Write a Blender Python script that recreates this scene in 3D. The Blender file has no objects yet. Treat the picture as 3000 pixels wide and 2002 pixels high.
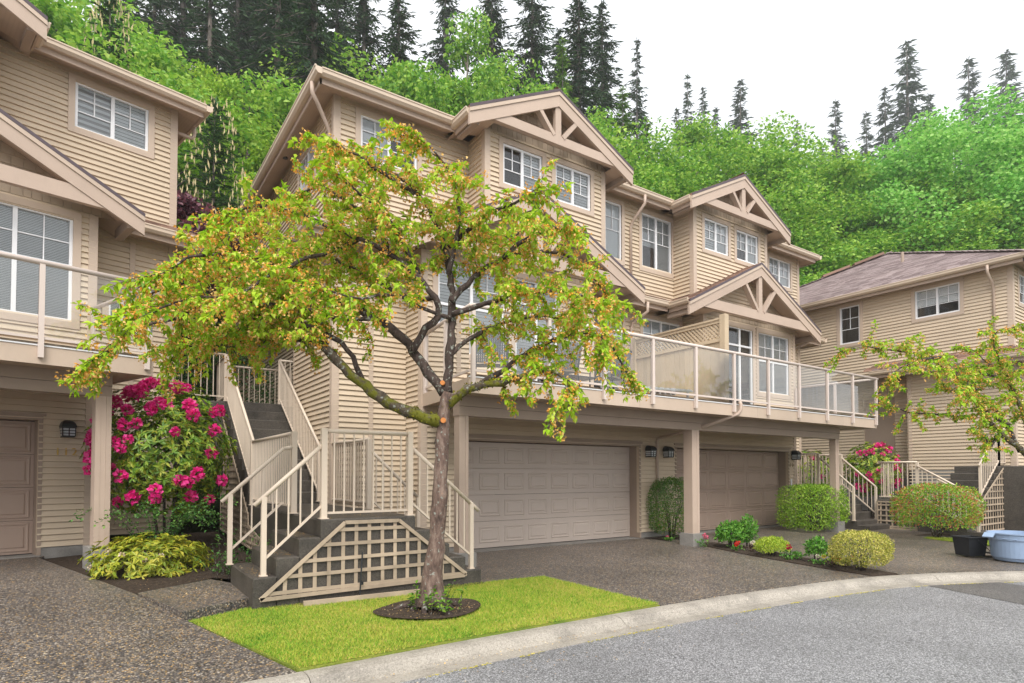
import bpy, math, random
import numpy as np
from mathutils import Matrix, Vector
R = math.radians
sc = bpy.context.scene
COL = sc.collection
rng = random.Random(7)
nrng = np.random.default_rng(11)

# ------------------------------------------------------------------ camera
CAM_LOC = Vector((0.0, 0.0, 1.5))
cd = bpy.data.cameras.new('camera'); cam = bpy.data.objects.new('camera', cd); COL.objects.link(cam)
cam.location = CAM_LOC; cam.rotation_euler = (R(91.5), 0, -math.atan2(1.0, 1.463))
cd.sensor_width = 36; cd.lens = 1770 / 3000 * 36; cd.shift_y = 0.1142
cd.clip_start = 0.05; cd.clip_end = 2000
sc.camera = cam

# ------------------------------------------------------------------ sky: bright rain overcast
w = bpy.data.worlds.new('World'); sc.world = w; w.use_nodes = True
nt = w.node_tree; nt.nodes.clear()
SUN_EL, SUN_AZ = R(48), R(212)          # azimuth from +Y clockwise
sky = nt.nodes.new('ShaderNodeTexSky'); sky.sky_type = 'NISHITA'; sky.sun_disc = False
sky.sun_elevation = SUN_EL; sky.sun_rotation = SUN_AZ; sky.air_density = 1.0; sky.dust_density = 4.0
bg1 = nt.nodes.new('ShaderNodeBackground'); bg1.inputs[1].default_value = 0.10
bg2 = nt.nodes.new('ShaderNodeBackground'); bg2.inputs[1].default_value = 0.58
tc = nt.nodes.new('ShaderNodeTexCoord'); nz = nt.nodes.new('ShaderNodeTexNoise')
nz.inputs['Scale'].default_value = 1.3; nz.inputs['Detail'].default_value = 4
cr = nt.nodes.new('ShaderNodeValToRGB')
cr.color_ramp.elements[0].position = 0.3; cr.color_ramp.elements[0].color = (0.83, 0.85, 0.895, 1)
cr.color_ramp.elements[1].position = 0.75; cr.color_ramp.elements[1].color = (0.95, 0.95, 0.965, 1)
mx = nt.nodes.new('ShaderNodeMixShader'); mx.inputs[0].default_value = 0.93
out = nt.nodes.new('ShaderNodeOutputWorld')
L = nt.links.new
L(sky.outputs[0], bg1.inputs[0]); L(tc.outputs['Generated'], nz.inputs['Vector']); L(nz.outputs[0], cr.inputs[0]); L(cr.outputs[0], bg2.inputs[0])
L(bg1.outputs[0], mx.inputs[1]); L(bg2.outputs[0], mx.inputs[2]); L(mx.outputs[0], out.inputs[0])
sd = bpy.data.lights.new('sun', 'SUN'); sd.energy = 1.5; sd.angle = R(38); sd.color = (1.0, 0.97, 0.92)
sun = bpy.data.objects.new('sun', sd); COL.objects.link(sun)
dirv = Vector((math.sin(SUN_AZ) * math.cos(SUN_EL), math.cos(SUN_AZ) * math.cos(SUN_EL), math.sin(SUN_EL)))
sun.rotation_euler = dirv.to_track_quat('Z', 'Y').to_euler(); sun.location = (0, -20, 40)
vs = sc.view_settings; vs.view_transform = 'Standard'; vs.look = 'None'; vs.exposure = 1.42; vs.gamma = 1; vs.use_curve_mapping = False
cy = sc.cycles; cy.max_bounces = 7; cy.diffuse_bounces = 3; cy.glossy_bounces = 3; cy.transmission_bounces = 4
cy.transparent_max_bounces = 10; cy.volume_bounces = 1; cy.caustics_reflective = False; cy.caustics_refractive = False
cy.use_denoising = True

# ------------------------------------------------------------------ helpers
def link(name, data, parent=None, mat=None):
    o = bpy.data.objects.new(name, data); COL.objects.link(o)
    if parent is not None: o.parent = parent
    if mat is not None: data.materials.append(mat)
    return o
def tag(o, label=None, cat=None, group=None, kind=None):
    if label: o['label'] = label
    if cat: o['category'] = cat
    if group: o['group'] = group
    if kind: o['kind'] = kind
    return o
def thing(name, label, cat, loc=(0, 0, 0), rz=0, group=None):
    o = link(name, None); o.location = loc; o.rotation_euler = (0, 0, rz); o.empty_display_size = 0.2
    return tag(o, label, cat, group)
BOXF = [(0, 3, 2, 1), (4, 5, 6, 7), (0, 1, 5, 4), (1, 2, 6, 5), (2, 3, 7, 6), (3, 0, 4, 7)]
class Fr:
    """a wall frame: a runs along the wall, o points outward, z is up"""
    def __init__(s, p0, d, n): s.p0, s.d, s.n = p0, d, n
    def P(s, a, o, z): return (s.p0[0] + s.d[0] * a + s.n[0] * o, s.p0[1] + s.d[1] * a + s.n[1] * o, z)
    def M(s, a, o, z, sx=1, sy=1, sz=1):
        p = s.P(a, o, z)
        return Matrix(((s.d[0] * sx, s.n[0] * sy, 0, p[0]), (s.d[1] * sx, s.n[1] * sy, 0, p[1]), (0, 0, sz, p[2]), (0, 0, 0, 1)))
def front(v): return Fr((0, v), (1, 0), (0, -1))
def faceL(u): return Fr((u, 0), (0, 1), (-1, 0))
def faceR(u): return Fr((u, 0), (0, 1), (1, 0))
W0 = Fr((0, 0), (1, 0), (0, 1))
class MB:
    def __init__(s): s.v = []; s.f = []
    def add(s, vs_, fs):
        n = len(s.v); s.v += [tuple(p) for p in vs_]; s.f += [tuple(i + n for i in f) for f in fs]; return s
    def box(s, a0, a1, o0, o1, z0, z1, fr=W0):
        return s.add([fr.P(a0, o0, z0), fr.P(a1, o0, z0), fr.P(a1, o1, z0), fr.P(a0, o1, z0),
                      fr.P(a0, o0, z1), fr.P(a1, o0, z1), fr.P(a1, o1, z1), fr.P(a0, o1, z1)], BOXF)
    def bar(s, p, q, wd, h, up=(0, 0, 1)):
        p, q = Vector(p), Vector(q); d = (q - p).normalized(); sd_ = d.cross(Vector(up))
        if sd_.length < 1e-4: sd_ = d.cross(Vector((0, 1, 0)))
        sd_.normalize(); u_ = sd_.cross(d).normalized(); a = sd_ * wd / 2; b = u_ * h / 2
        return s.add([p - a - b, q - a - b, q + a - b, p + a - b, p - a + b, q - a + b, q + a + b, p + a + b], BOXF)
    def tube(s, pts, rad, seg=8, cap=True):
        pts = [Vector(p) for p in pts]; n = len(pts)
        rad = [rad] * n if not isinstance(rad, (list, tuple)) else rad
        b = len(s.v); prev = None
        for i, p in enumerate(pts):
            d = (pts[min(i + 1, n - 1)] - pts[max(i - 1, 0)]).normalized()
            if prev is None:
                x = d.cross(Vector((0, 0, 1)))
                if x.length < 1e-3: x = d.cross(Vector((1, 0, 0)))
            else: x = prev - d * prev.dot(d)
            x.normalize(); prev = x; y = d.cross(x)
            for k in range(seg):
                t = 2 * math.pi * k / seg; s.v.append(tuple(p + (x * math.cos(t) + y * math.sin(t)) * rad[i]))
        for i in range(n - 1):
            for k in range(seg):
                k2 = (k + 1) % seg
                s.f.append((b + i * seg + k, b + i * seg + k2, b + (i + 1) * seg + k2, b + (i + 1) * seg + k))
        if cap:
            s.f.append(tuple(b + k for k in range(seg))[::-1]); s.f.append(tuple(b + (n - 1) * seg + k for k in range(seg)))
        return s
    def pane(s, a0, a1, o, z0, z1, fr=W0): return s.add([fr.P(a0, o, z0), fr.P(a1, o, z0), fr.P(a1, o, z1), fr.P(a0, o, z1)], [(0, 1, 2, 3)])
    def prism(s, poly, vec):
        n = len(poly); vec = Vector(vec); a = [Vector(p) for p in poly]
        return s.add(a + [p + vec for p in a], [tuple(range(n))[::-1], tuple(range(n, 2 * n))] + [(i, (i + 1) % n, n + (i + 1) % n, n + i) for i in range(n)])
    def mesh(s, name, mat=None, smooth=False):
        m = bpy.data.meshes.new(name); m.from_pydata(s.v, [], s.f); m.update()
        if smooth: m.polygons.foreach_set('use_smooth', [True] * len(m.polygons))
        if mat: m.materials.append(mat)
        return m
    def build(s, name, mat, parent=None, smooth=False): return link(name, s.mesh(name, mat, smooth), parent)
def np_mesh(name, V, F, mat, smooth=False):
    """V (n,3), F (m,k) index array, all faces with k corners"""
    V = np.asarray(V, np.float32); F = np.asarray(F, np.int32); m = bpy.data.meshes.new(name)
    m.vertices.add(len(V)); m.vertices.foreach_set('co', V.ravel()); k = F.shape[1]
    m.loops.add(F.size); m.loops.foreach_set('vertex_index', F.ravel())
    m.polygons.add(len(F)); m.polygons.foreach_set('loop_start', np.arange(0, F.size, k, dtype=np.int32))
    m.update(calc_edges=True)
    if smooth: m.polygons.foreach_set('use_smooth', np.ones(len(F), bool))
    m.materials.append(mat); return m
# how large a piece shows in the photograph (only decides which pieces become single objects)
_fw = Vector((1, 1.463, 0)).normalized(); _rt = Vector((_fw.y, -_fw.x, 0))
def shown(p):
    d = Vector(p) - CAM_LOC; dep = d.dot(_fw)
    if dep < 0.3: return None
    x = 1500 + 1770 * d.dot(_rt) / dep; y = 1390 - 1770 * d.z / dep
    return x, y, dep
class Pieces:
    """alike pieces that share mesh data: the 300 that show largest become single objects, the rest one joined part"""
    def __init__(s, root, name, limit=300): s.root, s.name, s.limit, s.items = root, name, limit, []
    def add(s, mesh, M, parent=None):
        Mw = s.root.matrix_world @ M if s.root else M
        bb = [Vector(c) for c in mesh['bb']] if 'bb' in mesh else None
        a = shown(Mw @ Vector((0.02, 0, 0.5))); b = shown(Mw @ Vector((0.98, 0, 0.5))); c = shown(Mw @ Vector((0.5, 0, 0.0))); d = shown(Mw @ Vector((0.5, 0, 1.0)))
        area = 0
        if a and b and c and d:
            n = Mw.to_3x3().col[1]; vis = n.dot(CAM_LOC - Mw.translation) > 0
            inside = any(-60 < q[0] < 3060 and -60 < q[1] < 2060 for q in (a, b))
            if vis and inside:
                x0, x1 = max(min(a[0], b[0]), 0), min(max(a[0], b[0]), 3000)
                area = max(x1 - x0, 1) * (abs(c[1] - d[1]) + abs(c[0] - d[0]) * 0.3 + 1)
        s.items.append((area, len(s.items), mesh, M, parent))
    def done(s, rest='rest', mat=None):
        it = sorted(s.items, key=lambda t: (-t[0], t[1]))
        for k, (area, _, mesh, M, par) in enumerate(it):
            if k >= s.limit or area <= 0: break
            o = link(s.name, mesh, par or s.root); o.matrix_local = M
        else: k = len(it)
        rem = it[k:]
        if rem:
            V = []; F = []
            for area, _, mesh, M, par in rem:
                n = len(V); V += [tuple(M @ v.co) for v in mesh.vertices]; F += [tuple(i + n for i in p.vertices) for p in mesh.polygons]
            m = bpy.data.meshes.new(rest); m.from_pydata(V, [], F); m.update(); m.materials.append(rem[0][2].materials[0])
            tag(link(rest, m, s.root), kind='stuff')
def subtract(a0, a1, holes):
    segs = [(a0, a1)]
    for h0, h1 in holes:
        new = []
        for s0, s1 in segs:
            if h1 <= s0 or h0 >= s1: new.append((s0, s1)); continue
            if h0 > s0 + 0.005: new.append((s0, h0))
            if h1 < s1 - 0.005: new.append((h1, s1))
        segs = new
    return segs

# ------------------------------------------------------------------ materials
def nodes(name):
    m = bpy.data.materials.new(name); m.use_nodes = True; t = m.node_tree; t.nodes.clear()
    o = t.nodes.new('ShaderNodeOutputMaterial'); return m, t, o
def N(t, typ, **kw):
    n = t.nodes.new(typ)
    for k, v in kw.items():
        if hasattr(n, k): setattr(n, k, v)
        else: n.inputs[k.replace('_', ' ')].default_value = v
    return n
def ramp(t, fac, stops, interp='LINEAR'):
    r = t.nodes.new('ShaderNodeValToRGB'); e = r.color_ramp.elements; r.color_ramp.interpolation = interp
    while len(e) < len(stops): e.new(0.5)
    for i, (p, c) in enumerate(stops): e[i].position = p; e[i].color = (*c, 1) if len(c) == 3 else c
    t.links.new(fac, r.inputs[0]); return r.outputs[0]
def mixc(t, fac, a, b, mode='MIX'):
    n = t.nodes.new('ShaderNodeMix'); n.data_type = 'RGBA'; n.blend_type = mode
    for s, v in ((0, fac), (6, a), (7, b)):
        if hasattr(v, 'is_output') or hasattr(v, 'node'): t.links.new(v, n.inputs[s])
        else: n.inputs[s].default_value = v if s == 0 else ((*v, 1) if len(v) == 3 else v)
    return n.outputs[2]
def wpos(t): return t.nodes.new('ShaderNodeNewGeometry').outputs['Position']
def noise(t, scale, vec, detail=3, rough=0.55):
    n = t.nodes.new('ShaderNodeTexNoise'); n.inputs['Scale'].default_value = scale; n.inputs['Detail'].default_value = detail; n.inputs['Roughness'].default_value = rough
    t.links.new(vec, n.inputs['Vector']); return n.outputs[0]
def stretch(t, vec, s):
    n = t.nodes.new('ShaderNodeMapping'); n.inputs['Scale'].default_value = s; t.links.new(vec, n.inputs[0]); return n.outputs[0]
def bump(t, h, strength, dist=0.01):
    b = t.nodes.new('ShaderNodeBump'); b.inputs['Strength'].default_value = strength; b.inputs['Distance'].default_value = dist
    t.links.new(h, b.inputs['Height']); return b.outputs[0]
def pr(t, o, col, rough=0.6, spec=0.4, nor=None, metal=0):
    p = t.nodes.new('ShaderNodeBsdfPrincipled'); p.inputs['Roughness'].default_value = rough; p.inputs['Specular IOR Level'].default_value = spec; p.inputs['Metallic'].default_value = metal
    if hasattr(col, 'node'): t.links.new(col, p.inputs['Base Color'])
    else: p.inputs['Base Color'].default_value = (*col, 1)
    if nor is not None: t.links.new(nor, p.inputs['Normal'])
    t.links.new(p.outputs[0], o.inputs[0]); return p
def paint(name, c, rough=0.55, var=0.10, piece=0.05, dirt=0.12, grain=0.15, scale=1.2, spec=0.35):
    """painted wood or metal: soft weathering in patches, slight piece to piece change, fine grain"""
    m, t, o = nodes(name); pos = wpos(t)
    n1 = noise(t, scale, pos, 5); n2 = noise(t, 9, stretch(t, pos, (1, 1, 0.35)), 4)
    c0 = tuple(x * (1 - var) for x in c); c1 = tuple(min(x * (1 + var * 0.6), 1) for x in c)
    col = ramp(t, n1, [(0.3, c0), (0.7, c1)])
    dk = tuple(x * (0.72) for x in c)
    col = mixc(t, ramp(t, n2, [(0.58, (0, 0, 0)), (0.8, (dirt,) * 3)]), col, dk)
    g = t.nodes.new('ShaderNodeNewGeometry'); oi = t.nodes.new('ShaderNodeObjectInfo')
    ad = N(t, 'ShaderNodeMath', operation='ADD'); t.links.new(g.outputs['Random Per Island'], ad.inputs[0]); t.links.new(oi.outputs['Random'], ad.inputs[1])
    fr_ = N(t, 'ShaderNodeMath', operation='FRACT'); t.links.new(ad.outputs[0], fr_.inputs[0])
    v = ramp(t, fr_.outputs[0], [(0, (1 - piece,) * 3), (1, (1 + piece * 0.5,) * 3)])
    col = mixc(t, 1.0, col, v, 'MULTIPLY')
    nb = bump(t, noise(t, 60, stretch(t, pos, (1, 1, 4)), 3), grain, 0.004) if grain else None
    pr(t, o, col, rough, spec, nb); return m
def plain(name, c, rough=0.5, spec=0.4, metal=0):
    m, t, o = nodes(name); pos = wpos(t)
    col = ramp(t, noise(t, 4, pos), [(0.3, tuple(x * 0.9 for x in c)), (0.7, tuple(min(1, x * 1.06) for x in c))])
    pr(t, o, col, rough, spec, None, metal); return m
def leafmat(name, stops, transl=0.35, rough=0.45, spec=0.35):
    m, t, o = nodes(name); g = t.nodes.new('ShaderNodeNewGeometry'); oi = t.nodes.new('ShaderNodeObjectInfo')
    k = N(t, 'ShaderNodeMath', operation='MULTIPLY'); k.inputs[1].default_value = 0.55; t.links.new(g.outputs['Random Per Island'], k.inputs[0])
    n = noise(t, 1.1, g.outputs['Position'], 2); k2 = N(t, 'ShaderNodeMath', operation='MULTIPLY'); k2.inputs[1].default_value = 0.5; t.links.new(n, k2.inputs[0])  # broad tone patches; in tree crowns they stand in for clump light and shade
    ad = N(t, 'ShaderNodeMath', operation='ADD'); t.links.new(k.outputs[0], ad.inputs[0]); t.links.new(k2.outputs[0], ad.inputs[1])
    k3 = N(t, 'ShaderNodeMath', operation='MULTIPLY_ADD'); k3.inputs[1].default_value = 0.12; t.links.new(oi.outputs['Random'], k3.inputs[0]); t.links.new(ad.outputs[0], k3.inputs[2])
    col = ramp(t, k3.outputs[0], stops)
    p = t.nodes.new('ShaderNodeBsdfPrincipled'); p.inputs['Roughness'].default_value = rough; p.inputs['Specular IOR Level'].default_value = spec
    t.links.new(col, p.inputs['Base Color'])
    tr = t.nodes.new('ShaderNodeBsdfTranslucent'); t.links.new(col, tr.inputs[0])
    mx_ = t.nodes.new('ShaderNodeMixShader'); mx_.inputs[0].default_value = transl
    t.links.new(p.outputs[0], mx_.inputs[1]); t.links.new(tr.outputs[0], mx_.inputs[2]); t.links.new(mx_.outputs[0], o.inputs[0]); return m
def glassmat(name, tint=(0.93, 0.95, 0.94), film=0.05, ior=1.5, filmcol=(0.8, 0.8, 0.78)):
    m, t, o = nodes(name); tr = N(t, 'ShaderNodeBsdfTransparent'); tr.inputs[0].default_value = (*tint, 1)
    gl = N(t, 'ShaderNodeBsdfGlossy'); gl.inputs['Roughness'].default_value = 0.02
    fr_ = N(t, 'ShaderNodeFresnel'); fr_.inputs[0].default_value = ior
    k = N(t, 'ShaderNodeMath', operation='MULTIPLY', use_clamp=True); k.inputs[1].default_value = 2.0; t.links.new(fr_.outputs[0], k.inputs[0])
    a = N(t, 'ShaderNodeMixShader'); t.links.new(k.outputs[0], a.inputs[0]); t.links.new(tr.outputs[0], a.inputs[1]); t.links.new(gl.outputs[0], a.inputs[2])
    df = N(t, 'ShaderNodeBsdfDiffuse'); df.inputs[0].default_value = (*filmcol, 1)
    b = N(t, 'ShaderNodeMixShader'); t.links.new(a.outputs[0], b.inputs[1]); t.links.new(df.outputs[0], b.inputs[2])
    f = ramp(t, noise(t, 2.5, wpos(t), 4), [(0.35, (film * 0.5,) * 3), (0.75, (film * 1.6,) * 3)]); t.links.new(f, b.inputs[0])
    t.links.new(b.outputs[0], o.inputs[0]); return m

SIDING = paint('siding_paint', (0.60, 0.485, 0.355), 0.55, 0.06, 0.055, 0.22, 0.2)
TRIM = paint('trim_paint', (0.545, 0.43, 0.335), 0.55, 0.07, 0.05, 0.2, 0.25)
TRIMD = paint('dark_trim_paint', (0.36, 0.275, 0.215), 0.6, 0.08, 0.05, 0.2, 0.3)
BEAMM = paint('barge_paint', (0.50, 0.385, 0.305), 0.6, 0.08, 0.05, 0.25, 0.4)
SHAKE = paint('shake_paint', (0.50, 0.395, 0.29), 0.6, 0.08, 0.12, 0.25, 0.4)
GUTTER = paint('gutter_paint', (0.62, 0.50, 0.385), 0.38, 0.06, 0.03, 0.2, 0.0)
SPOUT = paint('spout_paint', (0.53, 0.41, 0.33), 0.4, 0.06, 0.03, 0.2, 0.0)
RAIL = paint('rail_paint', (0.70, 0.585, 0.47), 0.4, 0.06, 0.04, 0.3, 0.0)
RAILP = paint('balcony_rail_paint', (0.66, 0.56, 0.50), 0.35, 0.06, 0.03, 0.2, 0.0)
SCREEN = paint('screen_wood', (0.60, 0.47, 0.32), 0.65, 0.1, 0.1, 0.3, 0.4)
DOOR1 = paint('garage_door_greige', (0.545, 0.46, 0.40), 0.5, 0.04, 0.02, 0.15, 0.3)
DOOR2 = paint('garage_door_taupe', (0.40, 0.295, 0.235), 0.5, 0.05, 0.03, 0.15, 0.3)
WHITE = paint('window_vinyl', (0.82, 0.82, 0.83), 0.35, 0.03, 0.02, 0.1, 0.0)
BLIND = paint('blind_white', (0.80, 0.80, 0.79), 0.5, 0.03, 0.04, 0.05, 0.0)
BLINDG = paint('blind_green', (0.30, 0.40, 0.30), 0.6, 0.1, 0.2, 0.1, 0.0)
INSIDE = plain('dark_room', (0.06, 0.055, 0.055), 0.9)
BLACK = plain('black_metal', (0.02, 0.022, 0.024), 0.4)
LAMPG = plain('lamp_glass', (0.65, 0.68, 0.70), 0.15, 0.6)
BRASS = plain('brass', (0.62, 0.42, 0.12), 0.3, 0.5, 0.7)
DARKNUM = plain('dark_brass', (0.16, 0.10, 0.04), 0.4, 0.5, 0.4)
GLASS = glassmat('window_glass', (0.9, 0.93, 0.94), 0.02)
RGLASS = glassmat('balcony_glass', (0.93, 0.95, 0.94), 0.05, 1.5, (0.75, 0.74, 0.70))
# soffit: perforated panels with seams come as geometry, perforation as dark dots in the colour
def soffitmat():
    m, t, o = nodes('soffit_vinyl'); pos = wpos(t); v = N(t, 'ShaderNodeTexVoronoi'); v.inputs['Scale'].default_value = 75; v.inputs['Randomness'].default_value = 0.15
    t.links.new(pos, v.inputs['Vector'])
    col = mixc(t, ramp(t, v.outputs['Distance'], [(0.12, (0.75,) * 3), (0.3, (0,) * 3)]), (0.49, 0.375, 0.29), (0.20, 0.15, 0.11))
    pr(t, o, col, 0.6, 0.3); return m
SOFFIT = soffitmat()
def concretemat(name, c, dark=0.5, rough=0.75, sc_=1.0, speck=0.3):
    m, t, o = nodes(name); pos = wpos(t); n1 = noise(t, 1.6 * sc_, pos, 6, 0.65); n2 = noise(t, 130, pos, 2)
    col = ramp(t, n1, [(0.28, tuple(x * dark for x in c)), (0.5, c), (0.75, tuple(min(1, x * 1.2) for x in c))])
    v = N(t, 'ShaderNodeTexVoronoi'); v.inputs['Scale'].default_value = 95; t.links.new(pos, v.inputs['Vector'])
    sp = ramp(t, v.outputs['Color'], [(0.0, (0.45,) * 3), (0.55, (0.95,) * 3), (0.93, (1.15,) * 3), (1.0, (2.6, 2.4, 2.1))])
    col = mixc(t, speck, col, mixc(t, 1.0, col, sp, 'MULTIPLY'))
    pr(t, o, col, rough, 0.4, bump(t, n2, 0.35, 0.006)); return m
STEPC = concretemat('step_concrete', (0.088, 0.076, 0.063), 0.5, 0.5, 1.4, 1.0)
FOUND = concretemat('foundation_concrete', (0.27, 0.255, 0.235), 0.6, 0.8, 1.0, 0.3)
KERBC = concretemat('kerb_concrete', (0.36, 0.325, 0.275), 0.6, 0.6, 1.3, 0.75)
def aggregate(name, cols, scale, wet=0.5, big=(0.8, 1.12)):
    m, t, o = nodes(name); pos = wpos(t); v = N(t, 'ShaderNodeTexVoronoi'); v.inputs['Scale'].default_value = scale; t.links.new(pos, v.inputs['Vector'])
    sep = N(t, 'ShaderNodeSeparateColor'); t.links.new(v.outputs['Color'], sep.inputs[0])
    col = ramp(t, sep.outputs[0], cols, 'CONSTANT')
    edge = ramp(t, v.outputs['Distance'], [(0.25, (1, 1, 1)), (0.75, (0.32, 0.32, 0.32))]); col = mixc(t, 1.0, col, edge, 'MULTIPLY')
    pat = ramp(t, noise(t, 0.7, pos, 5), [(0.3, (big[0],) * 3), (0.7, (big[1],) * 3)]); col = mixc(t, 1.0, col, pat, 'MULTIPLY')
    pr(t, o, col, wet, 0.5, bump(t, v.outputs['Distance'], -0.6, 0.008)); return m
DRIVE = aggregate('exposed_aggregate', [(0, (0.10, 0.088, 0.08)), (0.22, (0.17, 0.145, 0.125)), (0.42, (0.26, 0.215, 0.175)), (0.60, (0.125, 0.12, 0.125)), (0.74, (0.36, 0.29, 0.215)), (0.88, (0.50, 0.44, 0.37)), (0.96, (0.56, 0.36, 0.16))], 62, 0.45, (0.78, 1.15))
ASPH = aggregate('asphalt', [(0, (0.24, 0.24, 0.245)), (0.35, (0.33, 0.33, 0.335)), (0.6, (0.42, 0.42, 0.43)), (0.85, (0.55, 0.55, 0.56)), (0.95, (0.16, 0.16, 0.165))], 85, 0.5, (0.82, 1.1))
PATCH = aggregate('asphalt_patch', [(0, (0.11, 0.105, 0.10)), (0.4, (0.165, 0.155, 0.15)), (0.75, (0.23, 0.22, 0.21)), (0.95, (0.32, 0.30, 0.28))], 85, 0.5)
def soilmat():
    m, t, o = nodes('bark_mulch'); pos = wpos(t); n = noise(t, 28, pos, 5, 0.7); n2 = noise(t, 2, pos, 3)
    col = ramp(t, n, [(0.3, (0.022, 0.016, 0.012)), (0.55, (0.07, 0.05, 0.036)), (0.75, (0.15, 0.11, 0.075))])
    pr(t, o, col, 0.9, 0.2, bump(t, n, 0.9, 0.03)); return m
SOIL = soilmat()
def turfmat():
    m, t, o = nodes('turf_base'); pos = wpos(t); n = noise(t, 2.2, pos, 4); n2 = noise(t, 60, pos, 3)
    col = ramp(t, n, [(0.3, (0.10, 0.20, 0.03)), (0.52, (0.26, 0.30, 0.05)), (0.7, (0.34, 0.31, 0.07))])
    col = mixc(t, ramp(t, n2, [(0.3, (0.5,) * 3), (0.7, (0,) * 3)]), col, (0.06, 0.10, 0.02))
    pr(t, o, col, 0.9, 0.1, bump(t, n2, 0.8, 0.02)); return m
TURF = turfmat()
def forestmat():
    m, t, o = nodes('forest_floor'); pos = wpos(t); n = noise(t, 0.6, pos, 6, 0.7)
    pr(t, o, ramp(t, n, [(0.3, (0.02, 0.025, 0.012)), (0.6, (0.05, 0.075, 0.025)), (0.8, (0.08, 0.075, 0.04))]), 0.9, 0.1, bump(t, n, 0.5, 0.1)); return m
FOREST = forestmat()
def shinglemat(name, a, b):
    m, t, o = nodes(name); pos = wpos(t); n = noise(t, 140, pos, 2); n2 = noise(t, 0.9, pos, 4)
    g = t.nodes.new('ShaderNodeNewGeometry'); oi = t.nodes.new('ShaderNodeObjectInfo')
    ad = N(t, 'ShaderNodeMath', operation='ADD'); t.links.new(g.outputs['Random Per Island'], ad.inputs[0]); t.links.new(oi.outputs['Random'], ad.inputs[1])
    f = N(t, 'ShaderNodeMath', operation='FRACT'); t.links.new(ad.outputs[0], f.inputs[0])
    col = ramp(t, f.outputs[0], [(0, a), (1, b)])
    col = mixc(t, 0.5, col, mixc(t, 1.0, col, ramp(t, n, [(0.3, (0.55,) * 3), (0.7, (1.4,) * 3)]), 'MULTIPLY'))
    col = mixc(t, 1.0, col, ramp(t, n2, [(0.3, (0.85,) * 3), (0.7, (1.1,) * 3)]), 'MULTIPLY')
    pr(t, o, col, 0.7, 0.3, bump(t, n, 0.3, 0.004)); return m
SHING = shinglemat('asphalt_shingle', (0.17, 0.12, 0.115), (0.36, 0.285, 0.275))
SHINGB = shinglemat('brown_shingle', (0.13, 0.075, 0.055), (0.36, 0.22, 0.16))
DRIP = plain('drip_edge', (0.09, 0.065, 0.075), 0.5)
def barkmat(name, cols, scale=14, lichen=0.5, moss=0.0):
    m, t, o = nodes(name); pos = wpos(t); n = noise(t, scale, stretch(t, pos, (1, 1, 0.35)), 5, 0.7); n2 = noise(t, 22, pos, 3)
    col = ramp(t, n, cols)
    if lichen:
        lv = ramp(t, n2, [(0.62 - 0.1 * lichen, (0,) * 3), (0.70 - 0.1 * lichen, (1,) * 3)]); col = mixc(t, lv, col, (0.27, 0.28, 0.24))
    if moss:
        mv = ramp(t, noise(t, 7, pos, 4), [(0.56 - 0.2 * moss, (0,) * 3), (0.66 - 0.2 * moss, (1,) * 3)]); col = mixc(t, mv, col, (0.13, 0.13, 0.015))
    pr(t, o, col, 0.85, 0.2, bump(t, n, 1.0, 0.02)); return m
BARK = barkmat('crab_bark', [(0.3, (0.05, 0.035, 0.03)), (0.5, (0.15, 0.10, 0.08)), (0.68, (0.27, 0.20, 0.16)), (0.8, (0.42, 0.20, 0.10))], 16, 0.15)
BARKB = barkmat('branch_bark', [(0.3, (0.03, 0.022, 0.02)), (0.6, (0.09, 0.065, 0.055)), (0.8, (0.2, 0.16, 0.13))], 18, 0.45, 0.0)
MOSSB = barkmat('mossy_bark', [(0.3, (0.04, 0.03, 0.02)), (0.7, (0.14, 0.11, 0.08))], 18, 0.5, 0.5)
BARKC = barkmat('conifer_bark', [(0.3, (0.05, 0.04, 0.035)), (0.55, (0.17, 0.14, 0.12)), (0.8, (0.32, 0.28, 0.25))], 5, 0.2)
MOSS = plain('moss', (0.15, 0.14, 0.012), 0.95, 0.1)
CUT = plain('cut_wood', (0.55, 0.20, 0.05), 0.7)

# ------------------------------------------------------------------ the setting
def hill(u, v):
    s = 0.83 * v + 0.40 * u - 22
    z = 0.42 * (math.log1p(math.exp(max(-30, min(s, 40)) * 0.6)) / 0.6 if s < 40 else s)
    if v > 12: z += 2.2 * min(1, max(0, (v - 15) / 5.0)) * min(1, max(0, (9 - u) / 5))
    return z
def terrain():
    us = list(np.concatenate([np.arange(-70, -10, 6), np.arange(-10, 34, 1.0), np.arange(34, 300, 8)])); vs_ = list(np.concatenate([np.arange(-60, -6, 6), np.arange(-6, 34, 1.0), np.arange(34, 300, 8)]))
    V = [(u, v, -0.34 + hill(u, v) + (0.5 * math.sin(u * 0.31) * math.sin(v * 0.27) if hill(u, v) > 1.5 else 0)) for v in vs_ for u in us]
    n = len(us); F = [(j * n + i, j * n + i + 1, (j + 1) * n + i + 1, (j + 1) * n + i) for j in range(len(vs_) - 1) for i in range(n - 1)]
    o = MB().add(V, F).build('ground', FOREST, None, True); tag(o, kind='structure')
terrain()
def sheet(name, pts, mat, thick=0.0):
    """a surface through the given outline (x, y, z), with a skirt down if thick"""
    mb = MB()
    import mathutils
    tess = mathutils.geometry.tessellate_polygon([[Vector((p[0], p[1], 0)) for p in pts]])
    mb.add(pts, tess)
    if thick:
        n = len(pts); mb.add([*pts, *[(p[0], p[1], p[2] - thick) for p in pts]], [(i, (i + 1) % n, n + (i + 1) % n, n + i) for i in range(n)])
    return tag(mb.build(name, mat), kind='structure')
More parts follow.
